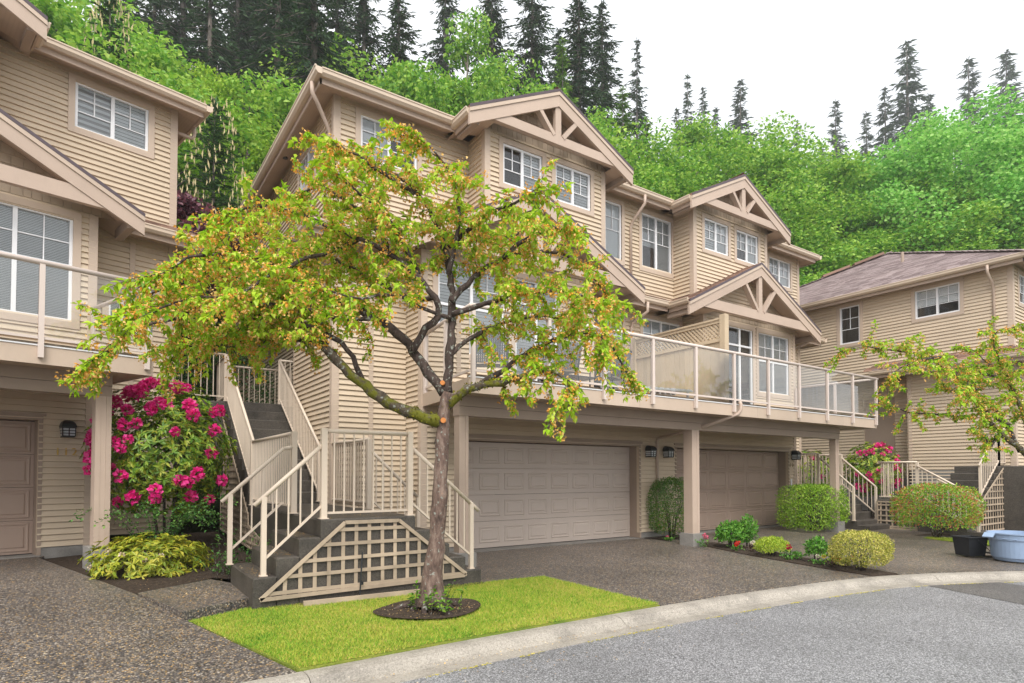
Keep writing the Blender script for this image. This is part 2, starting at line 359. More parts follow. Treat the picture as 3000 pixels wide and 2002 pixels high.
KB = [(-14, 4.85), (-6, 4.88), (1.35, 4.90), (2.6, 4.94), (4.0, 4.96), (5.4, 4.93), (6.6, 4.88), (7.6, 4.81), (8.6, 4.70), (9.3, 4.60), (9.9, 4.47), (10.7, 4.20), (11.5, 3.84), (12.33, 3.40), (13.1, 2.86), (13.8, 2.2), (14.4, 1.3), (14.8, 0.2), (15.0, -1.2), (15.0, -4), (14.6, -7)]
def offs(path, d):
    out_ = []
    for i, p in enumerate(path):
        a, b = Vector(path[max(i - 1, 0)]), Vector(path[min(i + 1, len(path) - 1)]); t = (b - a).normalized(); out_.append((p[0] + t.y * d, p[1] - t.x * d))
    return out_
road = sheet('road', [(x, y, -0.14) for x, y in offs(KB, 0.30)] + [(14, -30, -0.14), (-30, -30, -0.14), (-30, 4.6, -0.14)], ASPH)
sheet('road_patch', [(10.09, 3.98, -0.136), (9.89, 3.43, -0.136), (9.61, 2.67, -0.136), (11.4, 2.35, -0.136), (11.25, 3.12, -0.136), (11.30, 3.70, -0.136), (10.7, 3.82, -0.136)], PATCH)
# rolled kerb, cast in lengths with open joints
kerb = tag(link('kerb', None), kind='structure')
prof = [(0.0, -0.30), (0.0, -0.052), (0.10, -0.048), (0.17, -0.062), (0.24, -0.112), (0.30, -0.130), (0.46, -0.126), (0.47, -0.20)]
def resample(path, step):
    pts = [Vector((x, y, 0)) for x, y in path]; outp = [pts[0]]; acc = 0
    for a, b in zip(pts, pts[1:]):
        l = (b - a).length; n = max(1, int(round(l / step)))
        for k in range(1, n + 1): outp.append(a.lerp(b, k / n))
    return [(p.x, p.y) for p in outp]
kp = resample(KB, 0.6)
seglen = 5; i = 0
while i < len(kp) - 1:
    j = min(i + seglen, len(kp) - 1); part = kp[i:j + 1]; mb = MB(); lanes = []
    for d, z in prof:
        q = offs(kp, d)[i:j + 1]
        lanes.append([(x, y, z) for x, y in q])
    n = len(part); vv = []; ff = []
    for k in range(n):
        for ln in lanes:
            p = Vector(ln[k])
            if k == 0 and n > 1: p = p + (Vector(ln[1]) - p).normalized() * 0.004
            if k == n - 1: p = p + (Vector(ln[k - 1]) - p).normalized() * 0.004
            vv.append(tuple(p))
    m_ = len(prof)
    for k in range(n - 1):
        for a in range(m_ - 1): ff.append((k * m_ + a, k * m_ + a + 1, (k + 1) * m_ + a + 1, (k + 1) * m_ + a))
    ff.append(tuple(range(m_))); ff.append(tuple((n - 1) * m_ + a for a in range(m_))[::-1])
    mb.add(vv, ff).build('kerb_length', KERBC, kerb); i = j
# moss line along the road edge
def moss_line():
    P = []
    for (x, y) in resample(offs(KB, 0.475), 0.02):
        if 0.5 < x < 13 and y > 1:
            if math.sin(x * 3.1) + math.sin(x * 7.7 + 1) > -0.2:
                P.append((x + rng.uniform(-.012, .012), y + rng.uniform(-.016, .016), -0.139))
    mb = MB()
    for p in P:
        a = rng.uniform(0, 6.28); r = rng.uniform(.005, .016)
        mb.add([(p[0] + r * math.cos(a + k * 1.57), p[1] + r * math.sin(a + k * 1.57), p[2] + 0.002) for k in range(4)] + [(p[0], p[1], p[2] + r * 0.7)], [(0, 1, 4), (1, 2, 4), (2, 3, 4), (3, 0, 4)])
    mb.build('moss_strip', leafmat('kerb_moss', [(0.2, (0.25, 0.24, 0.02)), (0.6, (0.42, 0.36, 0.05)), (0.9, (0.5, 0.42, 0.12))], 0.0), None); o = bpy.data.objects['moss_strip']; tag(o, 'yellow moss growing in the crack along the road edge', 'moss', kind='stuff')
moss_line()
dz = lambda v, z0=0.2: z0 - (12.1 - v) * 0.25 / 7.2
sheet('driveway', [(-0.70, 12.16, .2), (-0.76, 12.0, .195), (.38, 8.5, dz(8.5)), (.72, 7.07, dz(7.07)), (1.30, 4.895, -.047), (-6, 4.88, -.047), (-12, 4.86, -.047), (-12, 10.0, .14), (-6.6, 10.85, .2)], DRIVE, .25)
sheet('driveway', [(5.5, 10.42, 0.0), (11.1, 10.42, 0.0), (11.0, 8.75, -.012), (10.56, 8.29, -.014), (10.13, 6.94, -.028), (9.82, 5.41, -.042), (9.70, 4.52, -.046), (8.6, 4.705, -.046), (6.6, 4.885, -.046), (5.5, 4.93, -.046), (5.46, 7.17, -.026)], DRIVE, .25)
sheet('driveway', [(11.1, 10.42, 0.002), (16.95, 10.42, 0.0), (17.1, 9.3, 0.0), (18.6, 8.4, -.03), (19.4, 6.8, -.06), (18.2, 5.0, -.10), (16.4, 3.0, -.10), (14.1, 1.85, -.047), (13.1, 2.87, -.047), (12.33, 3.41, -.047), (11.5, 3.85, -.047), (10.7, 4.21, -.047), (10.25, 4.37, -.046), (10.62, 5.9, -.036), (10.95, 7.0, -.026), (11.25, 8.5, -.013), (11.1, 8.8, -.01)], DRIVE, .25)
sheet('path', [(3.8, 9.02, .0), (4.4, 9.02, .0), (4.42, 7.24, -.022), (5.45, 7.18, -.022), (5.49, 10.0, -.006), (4.9, 10.03, 0), (3.8, 10.0, .0)], DRIVE, .2)
sheet('path', [(.40, 8.50, .085), (1.27, 9.06, .085), (1.47, 8.5, .09), (1.50, 7.45, .09), (.73, 7.08, .085)], DRIVE, .18)
sheet('lawn', [(.78, 7.02, -.005), (1.50, 7.36, -.005), (2.3, 7.26, -.005), (4.42, 7.20, -.01), (5.44, 7.15, -.015), (5.49, 4.94, -.04), (2.6, 4.945, -.04), (1.33, 4.905, -.04)], TURF, .2)
mul = [(3.08 + .62 * math.cos(t) * (1 + .06 * math.sin(3 * t)), 6.12 + .50 * math.sin(t) * (1 + .07 * math.cos(4 * t)), -.002 + .012) for t in np.linspace(0, 2 * math.pi, 28, endpoint=False)]
sheet('mulch_ring', mul, SOIL)
sheet('planting_bed', [(-.72, 12.1, .16), (.36, 8.52, .07), (1.3, 9.1, .09), (1.6, 8.7, .1), (2.05, 8.7, .12), (2.05, 14, .3), (-.2, 14, .3), (.3, 12.3, .2)], SOIL)
sheet('planting_bed', [(10.57, 8.30, .0), (11.0, 8.74, .0), (11.24, 8.52, .0), (10.94, 7.0, -.01), (10.61, 5.9, -.02), (10.24, 4.40, -.035), (9.72, 4.53, -.035), (9.83, 5.41, -.028), (10.14, 6.94, -.012)], SOIL, .1)
sheet('planting_bed', [(10.55, 10.0, .015), (11.75, 10.0, .015), (11.6, 9.5, .012), (10.7, 9.4, .012)], SOIL)
sheet('planting_bed', [(16.9, 10.0, .02), (16.9, 9.35, .015), (18.65, 8.42, -.01), (19.45, 6.8, -.04), (19.6, 8.6, .05), (20.6, 9.4, .3), (20.6, 13, .6), (17.1, 11, .3)], SOIL)
sheet('planting_bed', [(17.0, 6.9, -.04), (17.6, 6.3, -.05), (17.6, 5.3, -.055), (18.6, 4.6, -.06), (22, 4.4, 0), (22, 6.0, .05), (19.4, 6.8, -.03)], SOIL)
sheet('lawn', [(16.5, 6.55, -.055), (17.0, 6.6, -.05), (17.2, 5.6, -.055), (16.6, 4.2, -.06), (15.9, 3.9, -.065), (16.2, 5.4, -.06)], TURF)
sheet('planting_bed', [(1.48, 7.35, .005), (1.5, 7.22, .003), (2.2, 7.12, .003), (3.7, 7.08, .003), (4.42, 7.12, .003), (4.42, 7.25, .005)], SOIL)

# ------------------------------------------------------------------ townhouses
PITCH = 0.5
EXPO = 0.0977
def clap_mesh():
    h = 1.0
    mb = MB().add([(0, 0, 0), (1, 0, 0), (1, .038, .06), (0, .038, .06), (0, 0, 1.16), (1, 0, 1.16), (1, .006, 1.16), (0, .006, 1.16)], BOXF)
    return mb.mesh('clapboard', SIDING)
CLAP = clap_mesh()
def shing_mesh(mat):
    return MB().add([(0, 0, 0), (1, 0, 0), (1, .014, 0), (0, .014, 0), (0, 0, 1.5), (1, 0, 1.5), (1, .003, 1.5), (0, .003, 1.5)], BOXF).mesh('shingle', mat)
SHM, SHMB = shing_mesh(SHING), shing_mesh(SHINGB)
class House:
    def __init__(s, label, loc, rz):
        s.root = thing('townhouse', label, 'house', loc, rz); bpy.context.view_layer.update()
        s.clap = Pieces(s.root, 'clapboard'); s.shk = Pieces(s.root, 'roof_shingle'); s.wn = 0
    def wall(s, fr, a0, a1, z0, z1, holes=(), boards=True, trim_top=0.0):
        mb = MB(); zs = sorted({z0, z1, *[h[2] for h in holes if z0 < h[2] < z1], *[h[3] for h in holes if z0 < h[3] < z1]})
        for b0, b1 in zip(zs, zs[1:]):
            for x0, x1 in subtract(a0, a1, [(h[0], h[1]) for h in holes if h[2] < b1 - 1e-4 and h[3] > b0 + 1e-4]): mb.box(x0, x1, -.06, 0, b0, b1, fr)
        wl = mb.build('wall', SIDING, s.root)
        if boards:
            z = z0
            while z < z1 - 0.02:
                h = min(EXPO, z1 - z)
                cuts = [(q[0], q[1]) for q in holes if q[2] < z + h * 0.5 and q[3] > z + h * 0.5]
                for x0, x1 in subtract(a0, a1, cuts):
                    s.clap.add(CLAP, fr.M(x0 + .001, 0.0005, z, x1 - x0 - .002, 1, h * 0.985), wl)
                z += EXPO
        return wl
    def box(s, name, mat, a0, a1, o0, o1, z0, z1, fr=W0, parent=None): return MB().box(a0, a1, o0, o1, z0, z1, fr).build(name, mat, parent or s.root)
    def corner(s, u, v, z0, z1, su, both=True):
        """outside corner: su=+1 when the front face runs to +u"""
        w_ = .095
        mb = MB().box(u - su * .036, u + su * w_, v - .036, v, z0, z1)
        if both: mb.box(u - su * .036, u, v, v + w_, z0, z1)
        mb.build('corner_board', TRIM, s.root)
    def window(s, fr, a0, a1, z0, z1, cols=2, blinds=('louvre', 'louvre'), muntin=True, transom=None, tw=.10, door=False, grid=(2, (.38, .69))):
        r = s.root; win = MB()
        f = .045; o0, o1 = -.05, .012
        win.box(a0, a1, o0, o1, z1 - f, z1, fr).box(a0, a1, o0, o1, z0, z0 + f, fr).box(a0, a0 + f, o0, o1, z0 + f, z1 - f, fr).box(a1 - f, a1, o0, o1, z0 + f, z1 - f, fr)
        cw = (a1 - a0) / cols
        for k in range(1, cols): win.box(a0 + k * cw - .03, a0 + k * cw + .03, o0, o1 - .004, z0 + f, z1 - f, fr)
        if transom: win.box(a0 + f, a1 - f, o0 + .004, o1 - .002, transom - .025, transom + .025, fr)
        wo = win.build('window', WHITE, r)
        t0 = z0 - (0 if door else tw)
        tb = MB().box(a0 - tw, a1 + tw, .001, .044, z1 + .001, z1 + tw, fr).box(a0 - tw, a0 - .001, .001, .044, t0, z1, fr).box(a1 + .001, a1 + tw, .001, .044, t0, z1, fr)
        if not door: tb.box(a0 - .001, a1 + .001, .001, .044, t0, z0 - .001, fr)
        tb.build('window_trim', TRIM, wo)
        for k in range(cols):
            p0, p1 = a0 + k * cw + (f if k == 0 else .03), a0 + (k + 1) * cw - (f if k == cols - 1 else .03)
            zz = [(z0 + f, z1 - f)] if not transom else [(z0 + f, transom - .025), (transom + .025, z1 - f)]
            for (y0, y1) in zz:
                MB().pane(p0, p1, -.028, y0, y1, fr).build('pane', GLASS, wo)
            y0, y1 = zz[-1]
            if muntin:
                mb = MB(); h = y1 - y0; nv, hs = grid
                lo = y0 if transom else y0 + hs[0] * h
                for q in range(1, nv): x = p0 + (p1 - p0) * q / nv; mb.box(x - .009, x + .009, -.025, -.012, lo, y1, fr)
                for g in ((.5,) if transom else hs): mb.box(p0, p1, -.024, -.013, y0 + g * h - .009, y0 + g * h + .009, fr)
                mb.build('muntin', WHITE, wo)
            b = blinds[k % len(blinds)]; Y0, Y1 = z0 + f, z1 - f
            if b in ('louvre', 'zebra', 'mini', 'half', 'half2'):
                pitch = {'louvre': .062, 'zebra': .10, 'mini': .026, 'half': .026, 'half2': .03}[b]; mb = MB(); y = Y0 if not b.startswith('half') else Y0 + (Y1 - Y0) * .42
                while y < Y1 - .005:
                    hh = pitch * {'louvre': .95, 'zebra': .55, 'mini': .86, 'half': .86, 'half2': .86}[b]
                    mb.add([fr.P(p0, -.036, y), fr.P(p1, -.036, y), fr.P(p1, -.044, min(y + hh, Y1)), fr.P(p0, -.044, min(y + hh, Y1))], [(0, 1, 2, 3)]); y += pitch
                mb.build('blind', BLIND, wo)
                if b == 'zebra': MB().box(p0, p1, -.052, -.050, Y0, Y1, fr).build('blind_backing', paint('sheer', (.45, .43, .42), .8, .02, 0, 0, 0), wo)
            elif b == 'vertical':
                mb = MB(); x = p0 + .02
                while x < p1 - .02: mb.add([fr.P(x, -.08, Y0), fr.P(x + .045, -.11, Y0), fr.P(x + .045, -.11, Y1), fr.P(x, -.08, Y1)], [(0, 1, 2, 3)]); x += .085
                mb.build('blind', BLINDG, wo)
            elif b == 'white': MB().box(p0, p1, -.046, -.040, Y0, Y1, fr).build('blind', BLIND, wo)
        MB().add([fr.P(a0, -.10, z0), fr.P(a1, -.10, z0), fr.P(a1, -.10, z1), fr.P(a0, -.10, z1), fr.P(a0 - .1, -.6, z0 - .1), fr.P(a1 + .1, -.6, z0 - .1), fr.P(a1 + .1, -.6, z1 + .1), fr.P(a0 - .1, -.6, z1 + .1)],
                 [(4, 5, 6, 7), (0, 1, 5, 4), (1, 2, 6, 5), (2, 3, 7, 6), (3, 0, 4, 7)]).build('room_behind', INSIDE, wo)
        return wo
    def eave(s, p, q, n, zs, depth=0.0, zw=None, e0=0, e1=0):
        """fascia + gutter from p to q (plan points on the fascia line), n outward; soffit back by depth"""
        L_ = math.hypot(q[0] - p[0], q[1] - p[1]); d = ((q[0] - p[0]) / L_, (q[1] - p[1]) / L_); fr = Fr(p, d, n)
        s.box('fascia', BEAMM, 0, L_, -.03, 0, zs - .03, zs + .17, fr)
        pts = [(.002, zs + .06), (.075, zs + .06), (.115, zs + .105), (.118, zs + .165), (.13, zs + .168), (.13, zs + .19), (.10, zs + .19), (.098, zs + .172), (.002, zs + .172)]
        a, b = -e0, L_ + e1; mb = MB(); k = len(pts)
        mb.add([fr.P(a, o, z) for o, z in pts] + [fr.P(b, o, z) for o, z in pts], [(i, (i + 1) % k, k + (i + 1) % k, k + i) for i in range(k)] + [tuple(range(k))[::-1], tuple(range(k, 2 * k))])
        mb.build('gutter', GUTTER, s.root)
        if depth:
            zw = zw or zs + .02; n_ = max(1, int(round(L_ / .40))); mb = MB()
            for i in range(n_):
                x0, x1 = L_ * i / n_ + .004, L_ * (i + 1) / n_ - .004
                mb.add([fr.P(x0, -.03, zs), fr.P(x1, -.03, zs), fr.P(x1, -depth, zw), fr.P(x0, -depth, zw)], [(0, 1, 2, 3)])
            mb.add([fr.P(0, -.03, zs + .012), fr.P(L_, -.03, zs + .012), fr.P(L_, -depth, zw + .012), fr.P(0, -depth, zw + .012)], [(0, 1, 2, 3)])
            mb.build('soffit', SOFFIT, s.root)
    def gable(s, c, half, vb, vw, vback, ztop, ztie, zshake, king=True, tie_h=.2, ties=1.72, shakes=True, shmat=None, brace=True, tier=.43):
        """gable roof with barge boards, truss and shingled gable wall; ztop = roof surface at the apex"""
        r = s.root; zs = lambda x: ztop - PITCH * abs(x - c)
        rf = MB(); sf = MB()
        for sg in (-1, 1):
            e = c + sg * half
            rf.add([(c, vb - .03, ztop), (e, vb - .03, zs(e)), (e, vback, zs(e)), (c, vback, ztop), (c, vb - .03, ztop - .045), (e, vb - .03, zs(e) - .045), (e, vback, zs(e) - .045), (c, vback, ztop - .045)], BOXF)
            sf.add([(c, vb + .03, ztop - .20), (e - sg * .05, vb + .03, zs(e) - .175), (e - sg * .05, vback, zs(e) - .175), (c, vback, ztop - .20)], [(0, 1, 2, 3)])
        ro = rf.build('gable_roof', SHINGB, r); sf.build('soffit', SOFFIT, ro)
        for sg in (-1, 1):
            e = c + sg * (half + .02)
            def strip(name, mat, o0, o1, d0, d1):
                MB().add([(c, o0, ztop - d1), (e, o0, zs(e) - d1), (e, o1, zs(e) - d1), (c, o1, ztop - d1), (c, o0, ztop - d0), (e, o0, zs(e) - d0), (e, o1, zs(e) - d0), (c, o1, ztop - d0)], BOXF).build(name, mat, ro)
            strip('drip_edge', DRIP, vb - .055, vb - .032, -.008, .05); strip('rake_trim', TRIM, vb - .050, vb - .001, .052, .125); strip('barge_board', BEAMM, vb - .030, vb + .03, .127, .36)
            # shingle courses on the slope
            sl = math.hypot(1, PITCH); nc = int(half * sl / .14); d = (-sg * 1 / sl, 0, PITCH / sl); nn = (sg * PITCH / sl, 0, 1 / sl)
            for i in range(nc):
                y = vb - .04; x0 = e - sg * (.02 + i * .14 / sl)
                while y < min(vback, vw + .75):
                    wd = rng.uniform(.2, .32); M = Matrix(((0, nn[0], d[0] * .14, x0), (1 * wd, nn[1], 0, y), (0, nn[2], d[2] * .14, zs(x0) + .002), (0, 0, 0, 1)))
                    s.shk.add(SHMB, M, ro); y += wd + .006
        tr = MB().box(c - ties, c + ties, vb - .012, vb + .09, ztie, ztie + tie_h).build('tie_beam', BEAMM, r)
        if king:
            MB().box(c - .075, c + .075, vb - .004, vb + .08, ztie + tie_h, ztop - .34).build('king_post', BEAMM, r)
            if brace:
                for sg in (-1, 1):
                    x1 = c + sg * (.08 + tier); MB().bar((c + sg * .12, vb + .04, ztie + tie_h - .02), (x1, vb + .04, zs(x1) - .28), .085, .13, (0, 1, 0)).build('brace', BEAMM, r)
        for sg in (-1, 1):
            x = c + sg * (half - .16); MB().box(x - .06, x + .06, vb + .03, vw + .3, zs(x) - .37, zs(x) - .21).build('lookout', TRIMD, r)
        # gable wall
        MB().add([(c - half + .2, vw, zshake), (c + half - .2, vw, zshake), (c, vw, ztop - .16), (c - half + .2, vw + .05, zshake), (c + half - .2, vw + .05, zshake), (c, vw + .05, ztop - .16)], [(0, 1, 2), (3, 5, 4)]).build('gable_wall', SHAKE, r)
        if shakes:
            gw = MB(); z = zshake; row = 0
            while z < ztop - .3:
                h = .15; xw = half - .15 - max(0, 0); x = c - half + .1 + rng.uniform(0, .1)
                while x < c + half - .1:
                    wd = rng.uniform(.09, .19); x1 = x + wd - .008; t0 = min(z + h + .02, zs(x) - .18); t1 = min(z + h + .02, zs(x1) - .18)
                    zb = z - rng.uniform(0, .006)
                    if t0 > zb + .02 and t1 > zb + .02:
                        MB().add([(x, vw - .002, zb), (x1, vw - .002, zb), (x1, vw - .022, zb), (x, vw - .022, zb), (x, vw - .002, t0), (x1, vw - .002, t1), (x1, vw - .006, t1), (x, vw - .006, t0)], BOXF).build('shake', SHAKE, r)
                    x += wd
                z += h; row += 1
    def spout(s, pts, wd=.06):
        mb = MB(); pts = [Vector(p) for p in pts]
        mb.tube(pts, [wd * .62] * len(pts), 4 if False else 8); return mb.build('downspout', SPOUT, s.root, True)
    def garage(s, a0, a1, cols, mat, pw, ph, inset):
        fr = front(10.37); zt = 2.15; r = s.root
        d = MB()
        for k in range(4):
            z0 = .02 + k * (zt - .02) / 4; z1 = .02 + (k + 1) * (zt - .02) / 4
            d.box(a0, a1, -.04, 0, z0 + .003, z1 - .003, fr)
        go = d.build('garage_door', mat, r); MB().box(a0, a1, -.05, -.03, .01, .03, fr).build('weather_seal', BLACK, go)
        def ring(i, o): return [(i, o, i), (pw - i, o, i), (pw - i, o, ph - i), (i, o, ph - i)]
        V = []; F = []
        for i, o in ((0, .001), (.014, .013), (.026, .013), (.040, .003), (.060, .003), (.078, .014)): V += ring(i, o)
        for k in range(5):
            for c in range(4): F.append((k * 4 + c, k * 4 + (c + 1) % 4, (k + 1) * 4 + (c + 1) % 4, (k + 1) * 4 + c))
        F.append((20, 21, 22, 23)); pm = MB().add(V, F).mesh('panel', mat)
        cw = (a1 - a0) / cols; rh = (zt - .02) / 4
        for rr in range(4):
            for c in range(cols):
                o = link('panel', pm, go); o.matrix_local = fr.M(a0 + c * cw + (cw - pw) / 2, 0, .02 + rr * rh + (rh - ph) / 2)
        # jambs, header
        f2 = front(10.08); j = MB()
        for x0, x1 in ((a0 - .055, a0 - .002), (a1 + .002, a1 + .055)): j.box(x0, x1, -.33, .032, 0.01, zt + .01, f2)
        j.box(a0 - .055, a1 + .055, -.33, .034, zt + .012, zt + .07, f2); j.build('door_jamb', TRIMD, r)
        MB().box(a0 - .09, a1 + .09, .001, .055, zt + .072, zt + .115, f2).build('drip_cap', TRIMD, r)
        MB().box(a0 - .05, a1 + .05, -.35, .03, -.05, .008, f2).build('sill', FOUND, r)
    def digits(s, text, u, z, hgt, mat):
        cu = bpy.data.curves.new('digits', 'FONT'); cu.body = text; cu.size = hgt / .70; cu.extrude = .006; cu.align_x = 'CENTER'; cu.space_character = 1.25; cu.offset = .002
        t = bpy.data.objects.new('t', cu); COL.objects.link(t); bpy.context.view_layer.update()
        me = bpy.data.meshes.new_from_object(t); bpy.data.objects.remove(t); me.materials.clear(); me.materials.append(mat)
        o = link('house_number', me, s.root); o.matrix_local = Matrix.Translation((u, 10.08 - .03, z)) @ Matrix.Rotation(R(90), 4, 'X')
def build_house(label, loc, rz, units, numbers, door_shift=0.0, light=None, deck=True, side=True, umax=99, blindset=0, doors=None, post_u=None):
    H = House(label, loc, rz); r = H.root
    m = lambda u: 21.95 - u
    LU, RU = 'L' in units, 'R' in units
    u0 = 3.45 if LU else 10.97; u1 = 18.48 if RU else 10.97
    # --- garage storey
    if deck:
        holes = []
        if LU: holes.append((5.62, 10.50, -.1, 2.16))
        dR = (11.81 + door_shift, 16.69 + door_shift)
        if RU: holes.append((dR[0], dR[1], -.1, 2.16))
        H.wall(front(10.08), 4.88 if LU else 10.97, 17.07 if RU else 10.97, .13, 2.76, holes)
        for x0, x1 in subtract(4.88 if LU else 10.97, 17.07 if RU else 10.97, [(h[0] - .05, h[1] + .05) for h in holes]): H.box('foundation', FOUND, x0, x1, 10.06, 10.3, -.3, .13)
        if LU: H.garage(5.62, 10.50, 8, DOOR1, .50, .335, .08)
        if RU: H.garage(dR[0], dR[1], 6, DOOR2, .72, .46, .08)
    z1 = 2.76
    # --- main storey (recessed between the gables) and upper storey
    def bays(sgn):
        f = (lambda u: u) if sgn < 0 else m          # sgn<0: left unit as measured
        def span(a, b): return (min(f(a), f(b)), max(f(a), f(b)))
        return f, span
    for unit in units:
        sgn = -1 if unit == 'L' else 1; f, span = bays(sgn)
        side_out, side_in = (faceL, faceR) if sgn < 0 else (faceR, faceL)
        B = 10.08; U_ = 10.75
        # end wall A, full height, with window W1
        a0, a1 = span(3.45, 4.88); wa0, wa1 = span(3.92, 5.07)
        wl0, wl1 = span(3.45, 6.25)
        H.wall(front(U_), a0, a1, 0.2, 5.75); H.wall(front(U_), wl0, wl1, 5.75, 8.42, [(wa0, wa1, 7.38, 8.21)])
        H.window(front(U_), wa0, wa1, 7.38, 8.21, 2, ('white', 'dark') if (LU and RU and sgn < 0) else (('zebra', 'louvre') if not LU else ('mini', 'white')))
        H.corner(f(3.45), U_, .2, 8.42, -sgn)
        cb = f(4.15); H.box('batten', TRIM, cb - .045, cb + .045, 10.715, 10.75 - .001, .2, 5.6)
        # garage block return
        if deck:
            H.wall(side_out(f(4.88)), B, U_, 0.13, 5.72); H.corner(f(4.88), B, .1, 5.66, -sgn)
            # main storey front, big windows
            w2 = span(5.19, 6.68); w3 = span(6.95, 8.05)
            a0, a1 = span(4.88, 9.05)
            slb = 2.96
            H.wall(front(B), a0, a1, 2.76, 5.68, [(w2[0], w2[1], 3.80, 5.52), (w3[0], w3[1], slb + .04, 5.52)])
            left_main = LU and sgn < 0
            H.window(front(B), w2[0], w2[1], 3.80, 5.52, 2, ('louvre', 'louvre') if left_main else ('mini', 'mini'), transom=4.72, tw=.11)
            H.window(front(B), w3[0], w3[1], slb + .04, 5.52, 2, ('louvre', 'louvre') if left_main else ('vertical', 'vertical'), transom=5.02, muntin=False, tw=.10, door=True)
            H.wall(side_in(f(9.05)), B, U_, 2.76, 5.72); H.corner(f(9.05), B, 2.8, 5.66, sgn)
            w4 = span(9.35, 10.63) if sgn < 0 else span(9.18, 10.60)
            a0, a1 = span(9.05, 10.975)
            zb = 3.0 if sgn < 0 else 4.35
            H.wall(front(U_), a0, a1, 2.76, 5.85, [(w4[0], w4[1], zb, 5.49)])
            H.window(front(U_), w4[0], w4[1], zb, 5.49, 2, ('dark', 'white') if sgn < 0 else ('mini', 'half2'), transom=None if sgn > 0 else 4.9, muntin=sgn > 0, tw=.10, door=sgn < 0)
        # upper bump-out
        a0, a1 = span(6.25, 9.41); wb = [(6.65, 7.64), (8.0, 9.0)]; wb = [span(*x) for x in wb]
        H.wall(front(B), a0, a1, 5.80, 8.42, [(x[0], x[1], 7.38, 8.21) for x in wb])
        bl = [('dark', 'louvre'), ('louvre', 'louvre')] if sgn < 0 else [('half', 'white'), ('louvre', 'white')]
        for x, b in zip(wb, bl): H.window(front(B), x[0], x[1], 7.38, 8.21, 2, b)
        H.wall(side_out(f(6.25)), B, U_, 5.75, 8.40); H.wall(side_in(f(9.41)), B, U_, 5.75, 8.40)
        H.corner(f(6.25), B, 5.8, 8.40, -sgn); H.corner(f(9.41), B, 5.8, 8.40, sgn)
        # upper recess
        a0, a1 = span(9.41, 10.975); ww = span(10.06, 10.62) if sgn < 0 else span(9.50, 10.62)
        H.wall(front(U_), a0, a1, 5.75, 8.42, [(ww[0], ww[1], 6.78, 8.19)])
        H.window(front(U_), ww[0], ww[1], 6.78, 8.19, 1 if sgn < 0 else 2, ('white',) if sgn < 0 else ('half', 'mini'), grid=(2, (.52, .76)))
        # upper gable and lower gable
        H.gable(f(7.80), 2.13, 9.70, B, 13.2, 9.52, 8.36, 8.40, ties=1.66, tie_h=.19)
        if deck: H.gable(f(7.24), 2.94, 9.60, B, 10.78, 7.22, 5.66, 5.68, ties=2.44, tie_h=.245, tier=.62)
        # upper eaves
        o_ = -sgn
        def er(p, q, n, zs, depth, zw):
            H.eave(p, q, n, zs, depth, zw)
        x0, x1 = span(3.06, 5.72); er((x0, 10.36), (x1, 10.36), (0, -1), 8.30, .40, 8.41)
        er((f(5.72), 9.72), (f(5.72), 10.36), (-1 if sgn < 0 else 1, 0), 8.24, .54, 8.36)
        er((f(9.88), 9.72), (f(9.88), 10.36), (1 if sgn < 0 else -1, 0), 8.24, .48, 8.36)
        x0, x1 = span(9.95, 10.975); er((x0, 10.36), (x1, 10.36), (0, -1), 8.30, .40, 8.41)
        if (sgn < 0 and LU) or (sgn > 0 and RU):
            e_ = f(3.06); n_ = (-1, 0) if sgn < 0 else (1, 0)
            H.eave((e_, 10.36), (e_, 22.0), n_, 8.30, .40, 8.41, e0=.13)
        # lower skirt roofs
        if deck:
            x0, x1 = span(10.14, 10.975); er((x0, 10.30), (x1, 10.30), (0, -1), 5.64, .45, 5.70)
            er((f(10.10), 9.62), (f(10.10), 10.30), (1 if sgn < 0 else -1, 0), 5.62, 1.05, 5.66)
        x0, x1 = span(2.92, 4.36 if deck else 6.25); er((x0, 10.30), (x1, 10.30), (0, -1), 5.64, .45, 5.70)
        n_ = (-1, 0) if sgn < 0 else (1, 0); yb = 14.2
        H.eave((f(2.92), 10.30), (f(2.92), yb), n_, 5.64, .53, 5.70, e0=.13)
        sk = MB(); zt = 5.83
        if deck:
            sk.add([(f(10.0), 10.2, zt), (f(10.975), 10.2, zt), (f(10.975), 10.75, zt + .27), (f(9.0), 10.75, zt + .27)], [(0, 1, 2, 3)])
        sk.add([(f(2.82), 10.2, zt), (f(4.6 if deck else 6.2), 10.2, zt), (f(5.2 if deck else 6.2), 10.75, zt + .28), (f(3.45), 10.75, zt + .28), (f(3.45), yb, zt + .28), (f(2.82), yb, zt)], [(0, 1, 2, 3), (0, 3, 4, 5)])
        so = sk.build('skirt_roof', SHINGB, r)
        sl = .615
        for i in range(4):
            y = 10.2 + i * .135; x = span(2.9 + i * .13, 4.7)[0] if sgn < 0 else span(2.9 + i * .13, 4.7)[0]; xe = span(2.9 + i * .13, 4.7)[1]
            for (xa, xb) in ([(x, xe)] + ([span(9.9, 10.97)] if deck else [])):
                xx = xa
                while xx < xb:
                    wd = rng.uniform(.2, .32); M = Matrix(((wd, 0, 0, xx), (0, -.45, .135, y), (0, .89, .066, zt + i * .066 + .003), (0, 0, 0, 1))); H.shk.add(SHMB, M, so); xx += wd + .006
            # side skirt
            yy = 10.3 + i * .13; sg2 = -1 if sgn < 0 else 1
            while yy < yb:
                wd = rng.uniform(.2, .32); xx = f(2.82) - sg2 * i * .135
                M = Matrix(((0, sg2 * .45, -sg2 * .135, xx), (wd, 0, 0, yy), (0, .89, .066, zt + i * .066 + .003), (0, 0, 0, 1))); H.shk.add(SHMB, M, so); yy += wd + .006
